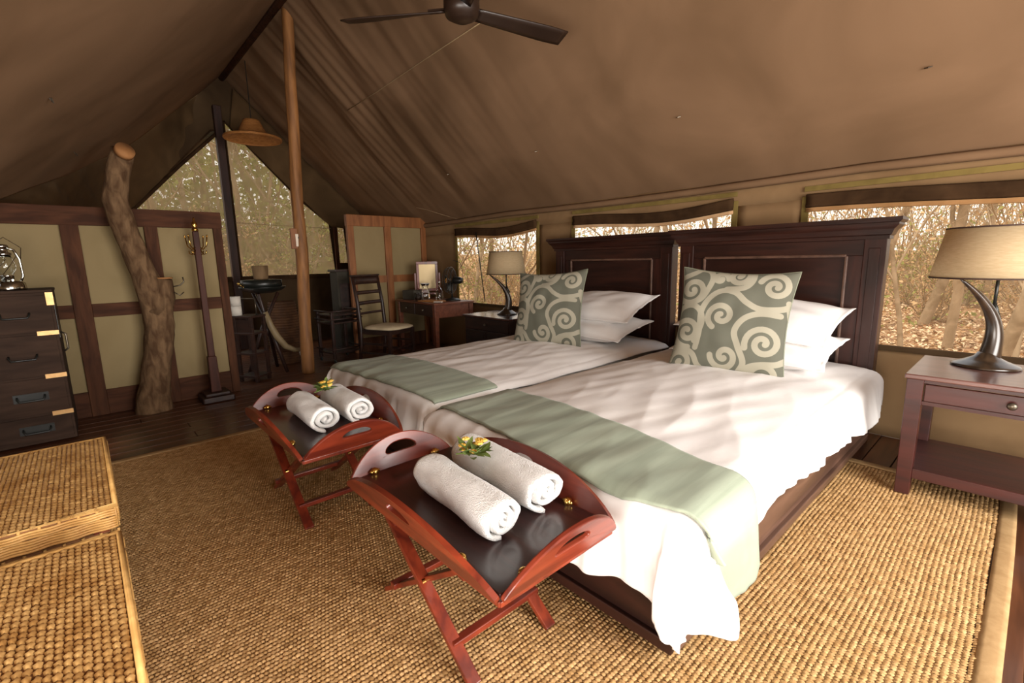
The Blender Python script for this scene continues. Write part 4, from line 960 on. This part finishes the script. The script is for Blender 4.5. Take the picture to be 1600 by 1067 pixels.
# wooden stand with the paper roll
t = thing('towel_stand', 'slim dark wooden stand beside the lattice partition, paper roll on top', 'stand', (-5.66, 1.30, 0), math.radians(35))
for x in (-.10, .10):
    for y in (-.09, .09): B().box(x-.016, x+.016, y-.016, y+.016, .0005, .70).done('leg', darkwood, t, bev=.003)
for z in (.05, .30, .52, .70): B().box(-.12, .12, -.11, .11, z, z+.022).done('shelf', darkwood, t, bev=.003)
B().box(-.09, .09, -.10, -.09, .54, .68).done('panel', darkwood, t)
B().tube([(-.10, 0, .72), (-.10, 0, .90), (.10, 0, .90), (.10, 0, .72)], .008, 8).done('rail', steel, t, smooth=True)
for k, lb in enumerate(('lower white paper roll on the slim stand by the partition', 'upper white paper roll on the slim stand by the partition')):
    o = B().lathe([(.018, 0), (.052, 0), (.052, .10), (.018, .10), (.018, 0)], 28).done('paper_roll', paper, smooth=True); o.location = (-5.72, 1.20, .7225+k*.102); tag(o, lb, 'paper roll')
# trolley left of the chair, with the tall box on it
t = thing('serving_trolley', 'dark wooden two tier trolley on castors left of the chair', 'trolley', (-6.02, 2.42, 0), math.radians(10))
for x in (-.16, .16):
    for y in (-.19, .19):
        B().box(x-.018, x+.018, y-.018, y+.018, .06, .66).done('leg', darkwood, t, bev=.003); B().ball((x, y, .03), .028, .014, .028, 14, 8).done('castor', blackm, t, smooth=True)
for z in (.12, .50, .60): 
    B().box(-.18, .18, -.21, .21, z, z+.02).done('shelf', darkwood, t, bev=.003)
    B().tube([(-.19, -.22, z+.06), (.19, -.22, z+.06), (.19, .22, z+.06), (-.19, .22, z+.06)], .010, 8).done('gallery_rail', darkwood, t, smooth=True)
t = thing('tall_cabinet', 'narrow tall dark box with a moulded lid behind the trolley', 'cabinet', (-6.55, 2.72, 0))
B().box(-.12, .12, -.11, .11, .0005, 1.14).done('body', greybox, t, bev=.004); B().box(-.14, .14, -.13, .13, 1.14, 1.17).done('lid', darkwood, t, bev=.005)
B().box(.115, .125, -.08, .08, .60, .98).done('front_panel', panelcloth if 0 else darkwood, t)

# ================================================================ CEILING FAN + PENDANT
t = thing('ceiling_fan', 'dark three bladed ceiling fan hanging under the ridge', 'fan', (-2.42, 1.85, 2.69))
B().lathe([(0, -.055), (.055, -.052), (.095, -.03), (.105, 0), (.105, .06), (.08, .085), (.03, .10), (0, .10)], 36).done('motor', fanm, t, smooth=True)
B().tube([(0, 0, .09), (0, 0, 1.13)], .013, 10).lathe([(0, 1.05), (.06, 1.07), (.06, 1.12), (0, 1.14)], 20).done('downrod', fanm, t, smooth=True)
for k in range(3):
    a0 = math.radians((219, 78, 333)[k])
    def bf(u, v):
        r_ = .10+.63*u; w_ = .045+.035*min(1, u*1.3); rr_ = 1-.12*(u**8)
        p = Vector((r_, (v-.5)*2*w_*.8*rr_, .0-(v-.5)*.035)); return Matrix.Rotation(a0, 4, 'Z') @ p
    bo = B().grid(bf, 16, 4).done('blade', fanm, t, smooth=True, solid=.008)
    B().beam(Matrix.Rotation(a0, 4, 'Z') @ Vector((.07, 0, .01)), Matrix.Rotation(a0, 4, 'Z') @ Vector((.2, 0, .01)), .035, .012).done('blade_arm', fanm, t)
t = thing('pendant_lamp', 'woven straw hat shaped pendant shade hanging in the far gable', 'lamp', (-6.80, 1.84, 0))
zb = 2.80
B().lathe([(.325, zb), (.335, zb+.012), (.325, zb+.028), (.20, zb+.06), (.165, zb+.085), (.10, zb+.215), (.095, zb+.235), (0, zb+.24)], 48).done('straw_shade', straw, t, smooth=True, solid=.012)
b = B()
for k in range(8): b.tube([(math.cos(a)*(.325-.014*k), math.sin(a)*(.325-.014*k), zb+.026+.0036*k) for a in [2*PI*i/40 for i in range(41)]], .006, 5)
tag(b.done('coil', straw, t, smooth=True), kind='stuff')
B().tube([(0, 0, zb+.24), (0, .0, 3.72)], .005, 6).done('flex', blackm, t)
# guy rope in front of the left window
o = B().tube([(-5.0, 3.93, 1.62), (-4.87, 3.945, .72)], .007, 6).done('tent_rope', blackm, smooth=True); tag(o, 'dark cord hanging in front of the window behind the desk fan', 'rope')

# ================================================================ OUTSIDE
gr = B().grid(lambda u, v: (-60+100*u, -30+90*v, -.42+.05*noise.noise(Vector((u*40, v*36, 0)))+(max(0, (-30+90*v)-9)*.035+max(0, -(-60+100*u)-14)*.03)*(1)), 90, 80).done('ground', litter, smooth=True)
struct(gr, 'ground covered with dry leaf litter around the tent')
def gz(x, y): return -.42+max(0, y-9)*.035+max(0, -x-14)*.03
def tree(seed, h, r, lean=.2, twig=3, spread=.6):
    rnd = random.Random(seed); b = B()
    def br(p, d, l, r0, lv):
        n = 5; P = [p]; R_ = [r0]; q = p.copy(); dd = d.copy()
        for i in range(n):
            dd = (dd+Vector((rnd.uniform(-1, 1), rnd.uniform(-1, 1), rnd.uniform(-.6, .8)))*.22).normalized(); q = q+dd*l/n; P.append(q.copy()); R_.append(r0*(1-.62*(i+1)/n))
        b.tube(P, R_, 7 if lv == 0 else (5 if lv == 1 else 3), cap=False)
        if lv < twig:
            for k in range(rnd.randint(4, 6) if lv < 2 else 4):
                f = rnd.uniform(.3, 1); i = min(n-1, int(f*n)); c = P[i].lerp(P[i+1], f*n-i if f < 1 else 1)
                nd = (dd+Vector((rnd.uniform(-1, 1), rnd.uniform(-1, 1), rnd.uniform(-.4, .9)))*(spread+.35)).normalized()
                br(c, nd, l*rnd.uniform(.42, .66), R_[i]*.55, lv+1)
    br(Vector((0, 0, -.1)), Vector((rnd.uniform(-lean, lean), rnd.uniform(-lean, lean), 1)).normalized(), h, r, 0)
    return b
def shrub(seed, h):
    rnd = random.Random(seed); b = B(); lf = B()
    for k in range(16):
        a = rnd.uniform(0, 2*PI); d = Vector((math.cos(a)*.5, math.sin(a)*.5, 1)).normalized(); q = Vector((math.cos(a)*.1, math.sin(a)*.1, -.05)); P = [q.copy()]
        for i in range(6):
            d = (d+Vector((rnd.uniform(-1, 1), rnd.uniform(-1, 1), rnd.uniform(-.5, .5)))*.3).normalized(); q = q+d*h/6; P.append(q.copy())
            for j in range(3):
                e = (d+Vector((rnd.uniform(-1, 1), rnd.uniform(-1, 1), rnd.uniform(-1, 1)))*1.2).normalized(); w_ = q+e*rnd.uniform(.1, .35)*h*.5; b.tube([q, (q+w_)/2+Vector((0, 0, .02)), w_], [.007, .005, .003], 3, cap=False)
                for m_ in range(6):
                    c = q.lerp(w_, rnd.random())+Vector((rnd.uniform(-.06, .06), rnd.uniform(-.06, .06), rnd.uniform(-.05, .05))); s = rnd.uniform(.015, .035); A = Vector((rnd.uniform(-1, 1), rnd.uniform(-1, 1), rnd.uniform(-1, 1))).normalized(); C_ = A.orthogonal().normalized()
                    vs = [lf.bm.verts.new(c+A*s), lf.bm.verts.new(c+C_*s*.5), lf.bm.verts.new(c-A*s), lf.bm.verts.new(c-C_*s*.5)]; lf.bm.faces.new(vs)
        b.tube(P, [.016*(1-.13*i) for i in range(7)], 4, cap=False)
    return b, lf
protos = []
for k, (h, r, sp_) in enumerate(((5.5, .075, .7), (4.6, .05, .9), (6.2, .10, .6), (3.6, .035, 1.0))):
    me = tree(k+11, h, r, .2, 3, sp_).done('trunk', branchm, smooth=True, normals=False); protos.append(me)
sprotos = []
for k in range(3):
    b, lf = shrub(k+31, 1.5+.3*k); sprotos.append((b.done('stem', branchm, normals=False), lf.done('foliage', scrubleaf if k != 1 else dryleaf, normals=False)))
def put_tree(k, x, y, rz, s, label, group):
    t = thing('bare_tree', label, 'tree', (x, y, gz(x, y)), rz, group); o = protos[k].copy(); COL.objects.link(o); o.parent = t; t.scale = (s, s, s); return t
def put_shrub(k, x, y, rz, s, label, group):
    t = thing('dry_shrub', label, 'shrub', (x, y, gz(x, y)), rz, group); t.scale = (s, s, s)
    for q in sprotos[k]: o = q.copy(); COL.objects.link(o); o.parent = t
    return t
rnd = random.Random(5)
def ray_pt(px_, dist):
    d = _R @ np.array([px_-800, 0, 735.]); d = d/np.hypot(d[0], d[1]); return d[0]*dist, d[1]*dist
# trees seen through the windows, by picture column and distance
for k, (cx, ds, pk, s) in enumerate(((1560, 9.2, 2, .9), (1412, 9.5, 1, .8), (1480, 10.5, 0, 1.0), (1590, 9.5, 3, 1.1), (1435, 13, 2, 1.0), (1530, 15, 1, 1.2), (1345, 12, 0, 1.0), (1052, 11, 0, 1), (1120, 10, 1, 1.1), (1000, 13, 2, 1), (940, 11, 3, 1.3), (835, 10, 0, 1), (742, 11, 1, 1.2), (790, 13, 2, .8), (720, 9.5, 3, 1.2), (815, 9, 3, 1.1))):
    x, y = ray_pt(cx, ds); put_tree(pk, x, y, rnd.uniform(0, 6.3), s, 'bare thorn tree in the bush seen through the windows behind the beds', 'bare trees beyond the bedroom windows')
for k, (cx, ds, pk, s) in enumerate(((390, 12.5, 0, 1.0), (425, 14, 1, 1.1), (500, 13.5, 2, .9), (300, 13, 0, 1), (250, 14, 1, 1.1), (320, 16, 2, 1.2), (455, 18, 0, 1.4), (370, 17, 1, 1.3), (220, 17, 3, 1.5), (520, 17, 3, 1.5), (350, 20, 0, 1.6), (410, 20, 2, 1.2))):
    x, y = ray_pt(cx, ds); put_tree(pk, x, y, rnd.uniform(0, 6.3), s, 'bare thorn tree seen dimly through the gable net', 'bare trees beyond the gable net')
for k in range(26):
    cx = rnd.choice((rnd.uniform(1370, 1640), rnd.uniform(1370, 1640), rnd.uniform(700, 860), rnd.uniform(880, 1160))); ds = rnd.uniform(10.5, 20); x, y = ray_pt(cx, ds)
    if y < 5.5: continue
    put_shrub(rnd.choice((0, 1, 1, 2)), x, y, rnd.uniform(0, 6.3), rnd.uniform(.7, 1.25), 'dry twiggy shrub on the leaf litter beyond the windows', 'shrubs beyond the bedroom windows')
for k in range(26):
    cx = rnd.uniform(200, 540); ds = rnd.uniform(11, 20); x, y = ray_pt(cx, ds)
    put_shrub(rnd.choice((0, 2, 1)), x, y, rnd.uniform(0, 6.3), rnd.uniform(.9, 1.8), 'scrubby green shrub beyond the gable net', 'shrubs beyond the gable net')
for o in protos: bpy.data.objects.remove(o)
for a, c in sprotos: bpy.data.objects.remove(a); bpy.data.objects.remove(c)
# distant thicket: uncountable thin stems and dry leaves
b = B(); rnd = random.Random(9)
def thicket(n, lo, hi, d0, d1, h):
    for k in range(n):
        x, y = ray_pt(rnd.uniform(lo, hi), rnd.uniform(d0, d1)); z = gz(x, y); H2 = rnd.uniform(.3, 1)*h; q = Vector((x, y, z)); P = [q]; d = Vector((rnd.uniform(-.35, .35), rnd.uniform(-.35, .35), 1))
        for i in range(4): d = d+Vector((rnd.uniform(-.3, .3), rnd.uniform(-.3, .3), 0)); q = q+d.normalized()*H2/4; P.append(q)
        r0 = rnd.uniform(.012, .04); b.tube(P, [r0, r0*.8, r0*.6, r0*.45, r0*.3], 3, cap=False)
thicket(900, 660, 1700, 18, 34, 5.5); thicket(600, 180, 560, 18, 32, 6)
th_ = b.done('thicket', branchm, normals=False); tag(th_, 'dense far thicket of thin bare stems beyond the trees', 'thicket', None, 'stuff')
b = B()
def leaves(n, lo, hi, d0, d1, h, s0, s1):
    for k in range(n):
        x, y = ray_pt(rnd.uniform(lo, hi), rnd.uniform(d0, d1)); c = Vector((x, y, gz(x, y)+rnd.random()**1.5*h)); s = rnd.uniform(s0, s1); A = Vector((rnd.uniform(-1, 1), rnd.uniform(-1, 1), rnd.uniform(-1, 1))).normalized(); C_ = A.orthogonal().normalized()
        b.bm.faces.new([b.bm.verts.new(c+A*s), b.bm.verts.new(c+C_*s*.6), b.bm.verts.new(c-A*s), b.bm.verts.new(c-C_*s*.6)])
leaves(30000, 660, 1700, 15, 34, 6.5, .03, .09)
dl = b.done('dry_foliage', dryleaf, normals=False); tag(dl, 'haze of dry tan leaves filling the far bush', 'foliage', None, 'stuff')
b = B(); leaves(26000, 180, 560, 15, 32, 11, .05, .16); leaves(6000, 660, 1700, 12, 30, 3.5, .02, .07)
dl = b.done('green_foliage', scrubleaf, normals=False); tag(dl, 'haze of olive leaves in the far bush', 'foliage', None, 'stuff')

# fallen leaves lying on the ground near the tent
rs = np.random.RandomState(4); n = 42000
px_ = np.concatenate([rs.uniform(1200, 1720, n//2), rs.uniform(690, 1180, n//2)]); ds = 4.6+13*rs.rand(n)**1.5
D_ = np.stack([px_-800, 0*px_, 0*px_+735.], -1) @ _R.T; D_ = D_[:, :2]/np.hypot(D_[:, 0], D_[:, 1])[:, None]; xy = D_*(ds+1.0)[:, None]
ok = xy[:, 1] > 4.6; xy = xy[ok]; n = len(xy); zz = -.42+np.maximum(0, xy[:, 1]-9)*.035+.03+.05*rs.rand(n); s_ = .018+.035*rs.rand(n); a = rs.rand(n)*6.28; tl_ = (rs.rand(n)-.5)*1.4
ca, sa = np.cos(a), np.sin(a); co = np.zeros((n, 4, 3))
for k, (u, v) in enumerate(((1, 0), (0, .55), (-1, 0), (0, -.55))):
    co[:, k, 0] = xy[:, 0]+(ca*u-sa*v)*s_; co[:, k, 1] = xy[:, 1]+(sa*u+ca*v)*s_; co[:, k, 2] = zz+(u*tl_+v*.4)*s_
for nm, m_, sl in (('fallen_leaves', mat('fallen_leaf_pale', (206, 168, 124), (232, 200, 158), .8, 3), slice(0, n, 2)), ('fallen_leaves', mat('fallen_leaf_brown', (120, 80, 48), (164, 116, 76), .8, 3), slice(1, n, 2))):
    c_ = co[sl]; me = bpy.data.meshes.new(nm); me.from_pydata(c_.reshape(-1, 3).tolist(), [], np.arange(len(c_)*4).reshape(-1, 4).tolist()); me.materials.append(m_); o = add(nm, me); tag(o, ('pale' if 'pale' in m_.name else 'brown')+' fallen leaves scattered on the ground outside the windows', 'leaves', None, 'stuff')
